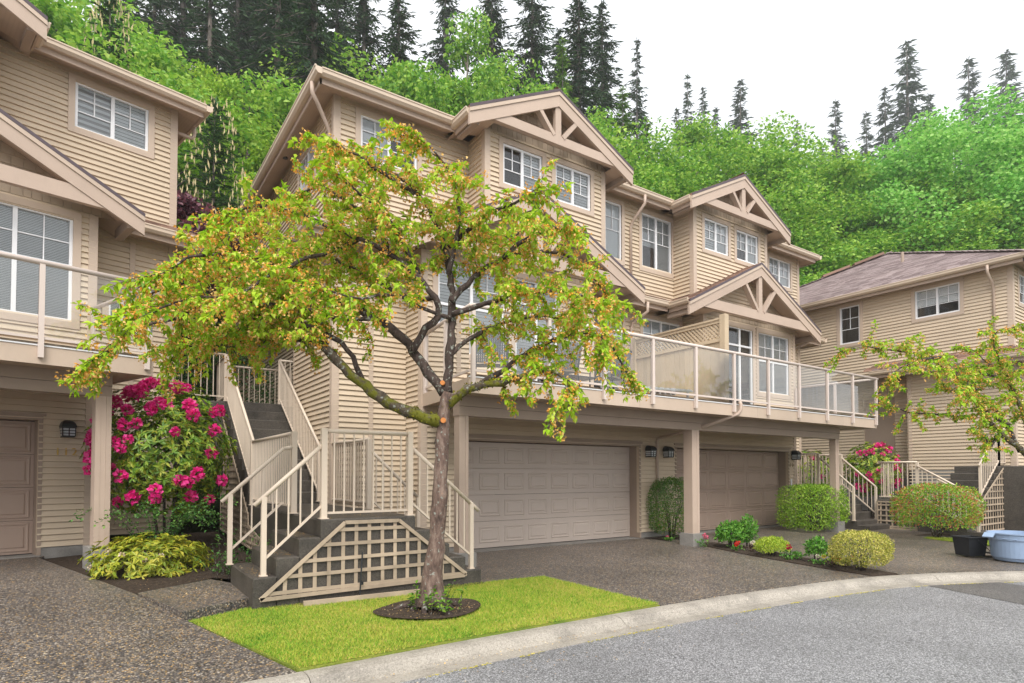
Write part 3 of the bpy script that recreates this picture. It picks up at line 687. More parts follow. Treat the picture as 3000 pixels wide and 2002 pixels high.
        # side wall
        if side:
            sd_ = side_out(f(3.45))
            hw = [(11.9, 13.0, 7.40, 8.12)]
            if not RU: hw = [(11.95, 13.12, 7.34, 8.20), (14.75, 15.40, 6.95, 8.20)]
            H.wall(sd_, 10.75, 22, 5.75, 8.41, hw)
            for k, q in enumerate(hw): H.window(sd_, *q, 2 if k == 0 else 1, ('half', 'half') if not RU and k == 0 else ('dark', 'dark'))
            H.wall(sd_, 10.75, 13.35, .2, 5.72)
            # entry recess further back
            rc = 4.05; H.wall(side_out(f(rc)), 13.35, 22, .2, 5.75, [(14.0, 14.95, 3.05, 5.1)])
            H.box('entry_door', TRIMD, 14.0, 14.95, -.05, .0, 3.05, 5.1, side_out(f(rc)))
            bk = MB().box(min(f(3.45), f(rc)), max(f(3.45), f(rc)), 13.33, 13.40, .2, 5.75).build('wall_return', SIDING, r)
            H.box('corner_board', TRIM, 13.26, 13.36, .001, .03, .2, 5.7, sd_)
            MB().box(min(f(3.45), f(rc)) + .02, max(f(3.45), f(rc)), 13.4, 22, 5.70, 5.75).build('soffit', SOFFIT, r)
    # floors close the shell
    for z in (2.8, 5.72): H.box('floor', INSIDE, u0 + .65, u1 - .65, 10.85, 21.9, z, z + .03)
    H.box('wall', SIDING, u0, u1, 21.9, 22.0, .2, 8.41)
    # party wall closes a half that is built alone
    if not LU: H.box('party_wall', SIDING, 10.90, 10.97, 10.7, 22, -.2, 8.4)
    if not RU: H.box('party_wall', SIDING, 10.98, 11.05, 10.7, 22, -.2, 8.4)
    # main hip roof
    e0, e1 = (2.95 if LU else 10.97), (19.0 if RU else 10.97); vf, vb_ = 10.25, 22.1; zt = 8.475; d = (vb_ - vf) / 2
    V = []; F = []; za = zt + d * PITCH; ap0 = e0 + d if LU else e0; ap1 = e1 - d if RU else e1
    ap0, ap1 = min(ap0, ap1), max(ap0, ap1)
    V = [(e0, vf, zt), (e1, vf, zt), (e1, vb_, zt), (e0, vb_, zt), (ap0, vf + d, za), (ap1, vf + d, za)]
    F = [(0, 1, 5, 4), (2, 3, 4, 5), (3, 0, 4), (1, 2, 5)]
    ro = MB().add(V, F).build('roof', SHING, r)
    H.main_roof = (e0, vf, vb_, zt, d, ro)
    if deck:
        du0 = 4.62 if LU else 10.6; du1 = 17.33 if RU else 11.3
        bu0 = 4.90 if LU else 10.6; bu1 = 17.05 if RU else 11.3
        sl = MB().prism([(du0, 7.93, 2.76), (du1, 7.93, 2.76), (bu1, 10.07, 2.76), (bu0, 10.07, 2.76)], (0, 0, .20)).build('deck', SOFFIT, r)
        fr = front(7.90); x = du0
        while x < du1 - .05:
            x1 = min(x + 3.66, du1); MB().box(x, x1 - .004, -.03, 0, 2.74, 2.975, fr).build('deck_fascia', TRIM, r); x = x1
        for (a, b) in (((du0, 7.90), (bu0, 10.07)), ((du1, 7.90), (bu1, 10.07))):
            if (a[0] < 5 and LU) or (a[0] > 17 and RU): MB().bar((a[0], a[1], 2.857), (b[0], b[1], 2.857), .03, .235).build('deck_fascia', TRIM, r)
        MB().box(du0 - .01, du1 + .01, -.02, .012, 2.977, 2.995, fr).build('deck_flashing', WHITE, r)
        MB().box(du0 + .05, du1 - .05, -.16, -.05, 2.965, 3.035, fr).build('deck_curb', paint('mossy_curb', (.42, .33, .25), .8, .4, .1, 1.0, .5, 6), r)
        b0 = 4.72 if LU else 10.6; b1 = (post_u + .10 if post_u else 16.37) if RU else 11.2
        MB().box(b0, b1, 8.40, 8.60, 2.44, 2.59).box(b0, b1, 8.385, 8.60, 2.594, 2.76).build('deck_beam', TRIMD, r)
        def post(u, v, wd, zb=.25, base=.36):
            p = MB().box(u - wd / 2, u - wd * .17, v - wd / 2, v + wd / 2, zb, 2.44).box(u - wd * .165, u + wd * .165, v - wd / 2 + .004, v + wd / 2 - .004, zb, 2.44).box(u + wd * .17, u + wd / 2, v - wd / 2, v + wd / 2, zb, 2.44).build('deck_post', BEAMM, r)
            MB().box(u - base / 2, u + base / 2, v - base / 2, v + base / 2, -.3, zb - .001).build('post_footing', FOUND, p)
        if LU: post(4.82, 8.5, .17)
        if LU and RU: post(10.47, 8.51, .23)
        if RU: post(post_u or 16.28, 8.5, .17 if not post_u else .20, .25, .34)
        # glass balustrade
        posts = [u for u in ([4.66] if LU else []) + [4.88 + 1.237 * k for k in range(0, 11)] if du0 <= u <= du1 + .01 and u != 4.88]
        if not LU: posts = [u for u in posts if u > 10.9]
        bal = MB().tube([(max(du0, posts[0]) - .02, 7.865, 4.07), (du1 + .01, 7.865, 4.07)], .034, 10).build('balustrade', RAILP, r, True)
        tag(bal)
        for u in posts:
            po = MB().box(u - .03, u + .03, 7.835, 7.893, 2.82, 4.045).build('baluster_post', RAILP, bal)
        for a, b in zip(posts, posts[1:]):
            MB().box(a + .032, b - .032, 7.848, 7.88, 3.06, 3.095).build('bottom_rail', RAILP, bal)
            MB().pane(a + .040, b - .040, 0, 3.096, 4.04, front(7.864)).build('glass_panel', RGLASS, bal)
        for (a, b) in (((du0, 7.865), (bu0, 9.98)), ((du1, 7.865), (bu1, 9.98))):
            if (a[0] < 5 and LU) or (a[0] > 17 and RU):
                MB().tube([(a[0], a[1], 4.07), (b[0], b[1], 4.07)], .034, 10).build('side_rail', RAILP, bal, True)
                mid = ((a[0] + b[0]) / 2, (a[1] + b[1]) / 2)
                for q in (mid, b): MB().box(q[0] - .03, q[0] + .03, q[1] - .03, q[1] + .03, 2.97, 4.045).build('baluster_post', RAILP, bal)
                for p, q in ((a, mid), (mid, b)):
                    MB().bar((p[0], p[1] + .04, 3.078), (q[0], q[1] - .04, 3.078), .03, .035).build('bottom_rail', RAILP, bal)
                    MB().add([(p[0], p[1] + .05, 3.10), (q[0], q[1] - .05, 3.10), (q[0], q[1] - .05, 4.04), (p[0], p[1] + .05, 4.04)], [(0, 1, 2, 3)]).build('glass_panel', RGLASS, bal)
    return H

MAIN = build_house('beige duplex townhouse with twin gables, long glass balcony and two garage doors', (0, 0, 0), 0, 'LR', None)
_a = R(12.845); _c, _s = math.cos(_a), math.sin(_a)
_lx, _ly = -.164 - (17 * _c - 10 * _s), 12.256 - (17 * _s + 10 * _c)
LEFTH = build_house('beige townhouse numbered 112 at the left edge, seen in part', (_lx, _ly, .204), _a, 'R', None, door_shift=-.33, post_u=16.85)
RIGHTH = build_house('beige townhouse with brown hipped shingle roof at the right edge', (17.15, -4.91, -1.1), 0, 'L', None, deck=False)
def L2W(u, v, z): return (_lx + u * _c - v * _s, _ly + u * _s + v * _c, z + .204)
# --- right house: closed lower storey, foundation, roof courses
H = RIGHTH
H.box('wall', SIDING, 4.88, 10.97, 10.08, 10.16, 1.1, 5.85); H.box('wall', SIDING, 4.85, 4.90, 10.08, 10.75, 1.1, 5.8)
H.box('foundation', FOUND, 3.42, 10.9, 10.70, 13.36, -.6, 2.72); H.box('foundation', FOUND, 4.0, 4.1, 13.36, 22, -.6, 2.5)
e0, vf, vb_, zt, d, ro = H.main_roof
sl = math.hypot(1, PITCH); k = 0; x = e0
while x < e0 + d - .1:
    y = vf + (x - e0) + .02; y1 = vb_ - (x - e0) - .02; first = True
    while y < y1 - .08:
        wd = min(rng.uniform(.22, .36), y1 - y); 
        if first: wd *= rng.uniform(.3, 1); first = False
        M = Matrix(((0, -PITCH / sl, .14 / sl, x), (wd, 0, 0, y), (0, 1 / sl, PITCH * .14 / sl, zt + (x - e0) * PITCH + .003), (0, 0, 0, 1)))
        H.shk.add(SHM, M, ro); y += wd + .007
    x += .14 / sl; k += 1
def hip_cap(p, q, n):
    p, q = Vector(p), Vector(q)
    for i in range(n):
        a, b = p.lerp(q, i / n), p.lerp(q, (i + 1.15) / n); MB().bar(a + Vector((0, 0, .02)), b + Vector((0, 0, .045)), .24, .016).build('hip_cap', SHING, ro)
hip_cap((e0, vf, zt), (e0 + d, vf + d, zt + d * PITCH), 26); hip_cap((e0, vb_, zt), (e0 + d, vb_ - d, zt + d * PITCH), 26)
for t0, t1 in ((.70, .82), (.84, .97)):
    p, q = Vector((e0 + d * t0, vb_ - d * t0, zt + d * PITCH * t0 + .09)), Vector((e0 + d * t1, vb_ - d * t1, zt + d * PITCH * t1 + .09)); MB().bar(p, q, .30, .09).build('ridge_vent', SHINGB, ro)
MB().tube([(6.2, 14.6, zt + 1.55), (6.2, 14.6, zt + 1.98)], .05, 10).build('vent_pipe', TRIMD, ro)
for Hh in (MAIN, LEFTH, RIGHTH):
    Hh.clap.done('siding'); Hh.shk.done('shingle_field')
# --- downspouts
sp = MAIN.spout
def bend(*p): return list(p)
sp([(2.98, 10.55, 8.36), (2.98, 10.55, 8.18), (3.10, 10.62, 8.05), (3.38, 10.86, 7.78), (3.40, 10.88, 7.6), (3.40, 10.88, 5.98)])
sp([(10.98, 10.27, 8.36), (10.98, 10.27, 8.16), (10.93, 10.6, 7.85), (10.92, 10.70, 7.72), (10.92, 10.70, 5.95)])
sp([(11.0, 10.22, 5.70), (11.0, 10.22, 5.48), (10.96, 10.45, 5.36), (10.93, 10.66, 5.28), (10.92, 10.70, 5.15), (10.92, 10.70, 3.05)])
sp([(17.75, 10.0, 5.66), (17.75, 10.0, 5.5), (17.65, 10.3, 5.38), (17.45, 10.66, 5.25), (17.4, 10.70, 5.1), (17.4, 10.70, 1.0)])
sp([(11.19, 7.82, 3.04), (11.20, 7.80, 2.98), (11.20, 7.80, 2.86), (11.16, 7.83, 2.78), (11.0, 8.05, 2.68), (10.7, 8.36, 2.52), (10.75, 8.8, 2.46), (11.06, 9.98, 2.36), (11.09, 10.03, 2.28), (11.09, 10.03, .2)])
RIGHTH.spout([(2.98, 11.15, 8.36), (2.98, 11.15, 8.16), (3.3, 11.15, 7.95), (3.41, 11.15, 7.8), (3.41, 11.15, 6.05)])
RIGHTH.spout([(2.86, 13.6, 5.70), (2.86, 13.6, 5.5), (3.2, 13.5, 5.3), (3.40, 13.42, 5.15)])
LEFTH.spout([(18.9, 10.9, 8.36), (18.9, 10.9, 8.15), (18.86, 10.9, 8.06), (18.52, 10.9, 8.06)])
# --- house numbers
LEFTH.digits('112', 16.72, 1.60, .125, BRASS); MAIN.digits('114', 16.885, 1.72, .12, DARKNUM)
MAIN.box('key_pad', WHITE, 16.78, 16.84, 10.03, 10.045, 1.18, 1.36)
# --- eave pot light on the side soffit
MAIN.box('gas_meter_cover', TRIM, 16.79, 16.80, 10.044, 10.046, .1, .2) if False else None
MB().tube([(3.22, 13.4, 8.325), (3.22, 13.4, 8.345)], .06, 16).build('soffit_light', BLACK, MAIN.root)

# ------------------------------------------------------------------ privacy screen on the balcony
scr = thing('privacy_screen', 'wooden privacy screen with lattice top dividing the long balcony', 'screen', (10.98, 7.97, 2.985))
MB().box(-.07, .07, 0, .13, 0, 1.93).build('post', SCREEN, scr); MB().box(-.06, .06, 2.6, 2.72, 0, 1.9).build('post', SCREEN, scr)
MB().box(-.06, .06, .13, 2.6, 1.83, 1.87).build('cap_rail', SCREEN, scr); MB().box(-.035, .035, .13, 2.6, 1.765, 1.83).build('top_rail', SCREEN, scr)
MB().box(-.045, .045, .13, 2.6, 1.36, 1.43).build('middle_rail', SCREEN, scr); MB().box(-.03, .03, .13, 2.6, .05, .13).build('bottom_rail', SCREEN, scr)
pm = MB().box(0, .136, -.012, .012, 0, 1.23).mesh('plank', SCREEN); y = .135
while y < 2.55:
    o = link('plank', pm, scr); o.matrix_local = Matrix.Translation((0, y, .13)) @ Matrix.Rotation(R(90), 4, 'Z'); y += .141
za, zb = 1.43, 1.765; h = zb - za
for sg, xo in ((1, -.012), (-1, .012)):
    y = .13 - h
    while y < 2.6:
        p, q = [y, za], [y + h, zb]
        if sg < 0: p, q = [y + h, za], [y, zb]
        t0, t1 = 0, 1; lo, hi = .14, 2.59
        dy = q[0] - p[0]
        ts = sorted([(lo - p[0]) / dy, (hi - p[0]) / dy]); t0, t1 = max(0, ts[0]), min(1, ts[1])
        if t1 - t0 > .08:
            P0 = (xo, p[0] + dy * t0, za + h * t0); P1 = (xo, p[0] + dy * t1, za + h * t1)
            MB().bar(P0, P1, .034, .01, (1, 0, 0)).build('lattice_slat', SCREEN, scr)
        y += .098

# ------------------------------------------------------------------ wall lanterns
def lantern(label, p, rz=0):
    t = thing('wall_lantern', label, 'wall lamp', p, rz, 'carriage lanterns beside the garage doors')
    MB().box(-.055, .055, .0, .028, -.12, .12).build('back_plate', BLACK, t)
    body = [(-.085, -.20), (-.075, -.215), (.075, -.215), (.085, -.20)]
    MB().add([(-.075, -.03, -.10), (.075, -.03, -.10), (.075, -.18, -.10), (-.075, -.18, -.10), (-.09, -.03, .03), (.09, -.03, .03), (.09, -.20, .03), (-.09, -.20, .03)], BOXF).build('lamp_glass', LAMPG, t)
    V = []; n = 9
    for i in range(n):
        a = math.pi / 2 * i / (n - 1); r_ = math.cos(a) ** .8; zz = .035 + .12 * math.sin(a)
        V += [(-.10 * max(r_, .35), -.02, zz), (.10 * max(r_, .35), -.02, zz), (.10 * max(r_, .35), -.02 - .20 * max(r_, .25), zz), (-.10 * max(r_, .35), -.02 - .20 * max(r_, .25), zz)]
    F = [(i * 4 + k, i * 4 + (k + 1) % 4, (i + 1) * 4 + (k + 1) % 4, (i + 1) * 4 + k) for i in range(n - 1) for k in range(4)] + [(3, 2, 1, 0), tuple((n - 1) * 4 + k for k in range(4))]
    MB().add(V, F).build('hood', BLACK, t)
    c = MB()
    for z in (-.108, -.063, -.02, .025):
        f_ = .078 + .015 * (z + .1) / .13
        c.box(-f_, f_, -.03 - .165 - .012, -.03 - .150, z - .006, z + .006).box(-f_ - .005, -f_ + .006, -.20, -.03, z - .006, z + .006).box(f_ - .006, f_ + .005, -.20, -.03, z - .006, z + .006)
    for x in (-.085, 0, .085): c.box(x - .006, x + .006, -.205, -.188, -.11, .03)
    c.build('cage', BLACK, t); MB().box(-.08, .08, -.20, -.01, -.125, -.108).build('base', BLACK, t)
lantern('black lantern left of the downspout, between the two garage doors', (10.78, 10.056, 2.03))
lantern('black lantern right of the downspout, between the two garage doors', (11.39, 10.056, 2.03))
lantern('black lantern above the dark house number by the taupe garage door', (16.92, 10.056, 2.05))
lantern('black lantern half hidden behind the crab apple trunk', (5.22, 10.056, 2.04))
lantern('black lantern above the brass number 112', L2W(16.72, 10.056, 2.02), _a)

# ------------------------------------------------------------------ patio furniture on the balcony
SLING = plain('sling_mesh', (.10, .105, .11), .6); CHF = plain('chair_frame', (.045, .045, .05), .4); PLW = plain('white_plastic', (.78, .78, .78), .4)
def patio_chair(label, p, rz, fm=CHF, sm=SLING, back=.95):
    t = thing('patio_chair', label, 'chair', p, rz, 'chairs on the long balcony')
    for sx in (-.28, .28):
        MB().tube([(sx, -.25, 0), (sx, -.26, .4), (sx, -.24, .62), (sx, .2, .64), (sx, .27, .62)], .014, 6).build('arm_frame', fm, t, True)
        MB().tube([(sx, .30, 0), (sx * .96, .22, .4), (sx * .96, .36, back)], .014, 6).build('back_leg', fm, t, True)
    MB().tube([(-.27, .36, back), (.27, .36, back)], .014, 6).build('top_rail', fm, t, True)
    MB().add([(-.26, -.27, .42), (.26, -.27, .42), (.26, .2, .39), (-.26, .2, .39), (-.26, -.27, .43), (.26, -.27, .43), (.26, .2, .40), (-.26, .2, .40)], BOXF).build('seat', sm, t)
    b = MB(); n = 14
    for i in range(n):
        for j in range(n + 5):
            x0 = -.255 + .51 * i / n; z0 = .42 + (back - .45) * j / (n + 5); hh = (back - .45) / (n + 5); y = lambda z: .225 + (z - .42) * .25
            b.box(x0, x0 + .51 / n * .62, y(z0), y(z0) + .006, z0, z0 + hh)
            b.box(x0, x0 + .51 / n, y(z0) + .001, y(z0) + .005, z0, z0 + hh * .6)
    b.build('backrest', sm, t)
patio_chair('dark mesh patio chair on the balcony above the left end of the greige garage door', (5.55, 8.75, 2.965), R(150))
patio_chair('dark mesh patio chair on the balcony in front of the white shuttered doors', (6.95, 8.65, 2.965), R(178))
patio_chair('dark mesh patio chair on the balcony right of the crab apple crown', (8.25, 8.7, 2.965), R(196))
tb = thing('patio_table', 'low dark slatted patio table on the balcony beside the mesh chairs', 'table', (7.6, 9.15, 2.965))
for i in range(7): MB().box(-.42 + i * .122, -.42 + i * .122 + .108, -.4, .4, .40, .42).build('slat', CHF, tb)
for x in (-.38, .38):
    for y in (-.36, .36): MB().box(x - .02, x + .02, y - .02, y + .02, 0, .40).build('leg', CHF, tb)
lg = thing('sun_lounger', 'white plastic sun lounger on the balcony by the wooden screen', 'lounger', (9.6, 8.6, 2.965), R(80))
for i in range(9): MB().box(-.27, .27, -.6 + i * .14, -.6 + i * .14 + .11, .27, .295).build('slat', PLW, lg)
for x in (-.27, .27):
    MB().box(x - .025, x + .025, -.62, .68, .24, .27).build('side_rail', PLW, lg)
    for y in (-.5, .55): MB().box(x - .02, x + .02, y - .02, y + .02, 0, .24).build('leg', PLW, lg)
MB().bar((0, .68, .29), (0, 1.12, .62), .52, .03).build('backrest', PLW, lg)

# ------------------------------------------------------------------ entry stairs
LATT = paint('lattice_wood', (.47, .37, .27), .75, .25, .22, .9, .5, 3.0)
def handrail(t, p, q, r_=.026, ext=0.0):
    p, q = Vector(p), Vector(q); d = (q - p).normalized(); MB().tube([p - d * ext, q], r_, 10).build('handrail', RAIL, t, True)
def railing(t, p, q, top=.93, low=.10, posts=(True, True), pw=.055, gap=.112, ph=0.0, hand=True, ext=0.0, posth=None):
    """p, q: floor points (x, y, z) of the run"""
    p, q = Vector(p), Vector(q); up = Vector((0, 0, 1)); L_ = (q - p).length
    if hand: handrail(t, p + up * top, q + up * top, ext=ext)
    MB().bar(p + up * low, q + up * low, .03, .026).build('bottom_rail', RAIL, t)
    n = max(1, int((Vector((q.x - p.x, q.y - p.y, 0)).length) / gap)); bm = None
    for i in range(1, n):
        a = p.lerp(q, i / n)
        if bm is None: bm = MB().box(-.0085, .0085, -.0085, .0085, 0, top - low - .02).mesh('baluster', RAIL)
        o = link('baluster', bm, t); o.location = a + up * (low + .01)
    for k, (a, on) in enumerate(zip((p, q), posts)):
        if on:
            hp = (posth or top) + ph; MB().box(a.x - pw / 2, a.x + pw / 2, a.y - pw / 2, a.y + pw / 2, a.z + .002, a.z + hp).box(a.x - pw * .75, a.x + pw * .75, a.y - pw * .75, a.y + pw * .75, a.z, a.z + .012).build('newel_post', RAIL, t)
def lattice(t, fr, poly, pitch=.165, wd=.042, off=0.0, frame=True, z0=None):
    """slats clipped to a polygon of (a, z) points in the wall frame"""
    A = [p[0] for p in poly]; Z = [p[1] for p in poly]
    def cut(axis, c):
        hits = []
        for (x0, y0), (x1, y1) in zip(poly, poly[1:] + poly[:1]):
            k0, k1 = (x0, x1) if axis == 0 else (y0, y1)
            if (k0 - c) * (k1 - c) < 0: f_ = (c - k0) / (k1 - k0); hits.append((y0 + (y1 - y0) * f_) if axis == 0 else (x0 + (x1 - x0) * f_))
        return sorted(hits)
    c = min(A) + pitch * .6
    while c < max(A):
        hs = cut(0, c)
        for s0, s1 in zip(hs[::2], hs[1::2]):
            if s1 - s0 > .05:
                j = rng.uniform(-.006, .006); MB().bar(fr.P(c + j, off + .006, s0 - rng.uniform(0, .03)), fr.P(c + rng.uniform(-.006, .006), off + .006, s1), wd, .010, (fr.n[0], fr.n[1], 0)).build('lattice_slat', LATT, t)
        c += pitch
    c = min(Z) + pitch * .35
    while c < max(Z):
        hs = cut(1, c)
        for s0, s1 in zip(hs[::2], hs[1::2]):
            if s1 - s0 > .05: MB().bar(fr.P(s0, off + .017, c + rng.uniform(-.006, .006)), fr.P(s1, off + .017, c + rng.uniform(-.006, .006)), .010 if False else wd * .95, .010, (fr.n[0], fr.n[1], 0)).build('lattice_slat', LATT, t)
        c += pitch
    if frame:
        for (x0, y0), (x1, y1) in zip(poly, poly[1:] + poly[:1]): MB().bar(fr.P(x0, off + .029, y0), fr.P(x1, off + .029, y1), wd, .012, (fr.n[0], fr.n[1], 0)).build('lattice_frame', LATT, t)
def rbox(x0, x1, y0, y1, z0, z1, name, t, mat=STEPC, bv=.018):
    """a concrete block with eased top edges"""
    b = bv; V = [(x0, y0, z0), (x1, y0, z0), (x1, y1, z0), (x0, y1, z0), (x0, y0, z1 - b), (x1, y0, z1 - b), (x1, y1, z1 - b), (x0, y1, z1 - b), (x0 + b, y0 + b, z1), (x1 - b, y0 + b, z1), (x1 - b, y1 - b, z1), (x0 + b, y1 - b, z1)]
    F = [(0, 3, 2, 1)] + [(i, (i + 1) % 4, 4 + (i + 1) % 4, 4 + i) for i in range(4)] + [(4 + i, 4 + (i + 1) % 4, 8 + (i + 1) % 4, 8 + i) for i in range(4)] + [(8, 9, 10, 11)]
    return MB().add(V, F).build(name, mat, t)
st = thing('entry_stairs', 'dark concrete entry stairs with cream railings behind the crab apple tree', 'stairs', (0, 0, 0))
ZL = .965
rbox(2.18, 3.40, 7.20, 11.25, -.3, ZL, 'landing', st)
for k in range(3): rbox(2.18 - .25 * (k + 1), 2.18 - .25 * k + .01 if k else 2.18, 7.20, 8.55, -.3, ZL - .208 * (k + 1), 'step', st)
for k in range(4): rbox(3.40 + .25 * k, 3.40 + .25 * (k + 1), 7.20, 9.05, -.3, ZL - .193 * (k + 1), 'step', st)
G, RS_ = .30, .209
for k in range(10): rbox(2.20, 3.36, 11.25 + G * k, 11.25 + G * (k + 1) if k < 9 else 14.2, .6, ZL + RS_ * (k + 1), 'step', st, bv=.012)
rbox(-.2, 2.20, 14.0, 15.6, 1.5, ZL + RS_ * 10 - .01, 'upper_landing', st); rbox(2.20, 3.9, 14.2, 15.6, 1.5, ZL + RS_ * 10 - .005, 'upper_landing', st)
# lattice skirts
lattice(st, front(7.19), [(1.50, .10), (2.46, .92), (3.16, .915), (4.14, .15), (4.12, .13)], .168, .044)
zt = ZL + 9.5 * RS_
lattice(st, faceL(2.17), [(8.6, .16), (11.2, .62), (11.25, .80), (14.1, 2.78), (14.1, .35)], .125, .036)
lattice(st, faceL(3.52), [(9.1, 1.0), (10.68, 1.0), (10.68, 2.0), (9.1, 2.0)], .105, .034)
# railings
railing(st, (1.56, 7.30, ZL - .208 * 3), (2.23, 7.27, ZL + .0), .90, .18, (True, False), ext=.14)
railing(st, (1.40, 8.47, ZL - .208 * 3), (2.05, 8.47, ZL - .02), .90, .18, (True, False), ext=.14)
railing(st, (2.23, 7.27, ZL), (3.35, 7.27, ZL), 1.06, .07, (True, True), .07, ph=.03)
railing(st, (3.38, 7.27, ZL - .02), (4.28, 7.27, ZL - .193 * 4 + .0), .90, .18, (False, True), ext=-.02); handrail(st, (4.25, 7.27, ZL - .193 * 4 + .93), (4.40, 7.27, ZL - .193 * 4 + .80))
railing(st, (3.46, 9.0, ZL), (4.30, 9.0, ZL - .193 * 4), .93, .18, (True, True))
railing(st, (3.46, 9.0, ZL), (3.44, 10.70, ZL), 1.08, .10, (True, False), .065)
handrail(st, (2.05, 8.47, ZL + .88), (2.16, 8.47, ZL + .90))
railing(st, (2.20, 8.50, ZL), (2.20, 11.22, ZL), 1.10, .10, (True, True), .07, gap=.108, ph=.02)
top = ZL + RS_ * 10
railing(st, (2.23, 11.3, ZL + .10), (2.23, 14.1, top - .02), 1.02, .16, (False, True), .06, gap=.105)
railing(st, (3.32, 11.1, ZL + .04), (3.32, 14.1, top - .02), 1.02, .16, (True, True), .06, gap=.105)
railing(st, (-.15, 14.06, top), (2.2, 14.06, top), 1.0, .10, (True, True), .06)
railing(st, (2.23, 14.1, top), (2.23, 15.5, top), 1.0, .10, (False, True), .06); railing(st, (2.23, 15.5, top), (3.9, 15.5, top), 1.0, .10, (True, True), .06)
railing(st, (3.32, 14.1, top), (4.0, 14.1, top), 1.0, .10, (False, False), .06)

st2 = thing('entry_stairs', 'concrete entry stairs with cream railings behind the clipped green hedge', 'stairs', (0, 0, 0))
rbox(17.15, 18.62, 9.42, 10.70, -.3, 1.05, 'landing', st2)
for k in range(4): rbox(17.30, 18.62, 9.42 - .25 * (k + 1), 9.42 - .25 * k, -.3, 1.05 - .21 * (k + 1), 'step', st2)
rbox(17.30, 18.9, 8.10, 8.42, -.3, .10, 'step', st2)
railing(st2, (17.28, 10.6, 1.05), (17.28, 9.48, 1.05), 1.05, .1, (False, True), .07); railing(st2, (17.28, 9.45, 1.05), (17.28, 8.5, .21), .93, .16, (False, True))
railing(st2, (18.55, 10.6, 1.05), (18.55, 9.48, 1.05), 1.05, .1, (True, True), .07); railing(st2, (18.55, 9.45, 1.05), (18.55, 8.5, .21), .93, .16, (False, True), ext=0)
railing(st2, (17.28, 10.6, 1.05), (18.55, 10.6, 1.05), 1.05, .1, (False, False))

st3 = thing('entry_stairs', 'concrete stairs with lattice skirts leading up to the right house', 'stairs', (0, 0, 0))
rbox(18.5, 19.6, 7.35, 8.45, -.4, .78, 'landing', st3)
for k in range(5): rbox(18.35, 19.3, 7.35 - .26 * (k + 1), 7.35 - .26 * k, -.4, .78 - .165 * (k + 1), 'step', st3)
for k in range(5): rbox(18.75 + .27 * k, 18.75 + .27 * (k + 1) if k < 4 else 20.1, 6.0, 7.0, -.4, .78 + .188 * (k + 1), 'step', st3)
rbox(20.1, 22.6, 5.2, 7.0, -.4, 1.72, 'upper_landing', st3)
lattice(st3, front(5.99), [(17.75, -.02), (18.2, .45), (18.75, .92), (20.1, 1.66), (22.4, 1.66), (22.4, -.02)], .168, .044)
MB().box(17.9, 22.5, 6.0, 6.03, -.3, .75).build('back_board', STEPC, st3)
lattice(st3, front(7.33), [(18.5, -.02), (19.55, -.02), (19.55, .72), (18.5, .72)], .15, .042)
lattice(st3, faceL(18.48), [(7.35, -.02), (8.42, -.02), (8.42, .72), (7.35, .72)], .15, .042)
railing(st3, (18.55, 8.40, .78), (18.55, 7.42, .78), 1.06, .08, (False, True), .065); railing(st3, (18.55, 8.40, .78), (19.5, 8.40, .78), 1.06, .08, (False, False))
railing(st3, (18.5, 7.40, .78), (18.5, 6.1, .0), .95, .16, (False, True))
railing(st3, (18.78, 6.06, .80), (20.1, 6.06, 1.72), .98, .16, (True, True), ext=.1)
railing(st3, (20.1, 6.06, 1.72), (22.4, 6.06, 1.72), 1.02, .1, (True, True))
railing(st3, (17.65, 5.75, -.05), (17.65, 6.6, .45), .92, .16, (True, False), ext=.1)
rbox(17.55, 18.4, 5.6, 5.95, -.4, .10, 'step', st3); rbox(17.55, 18.4, 5.95, 6.3, -.4, .27, 'step', st3)
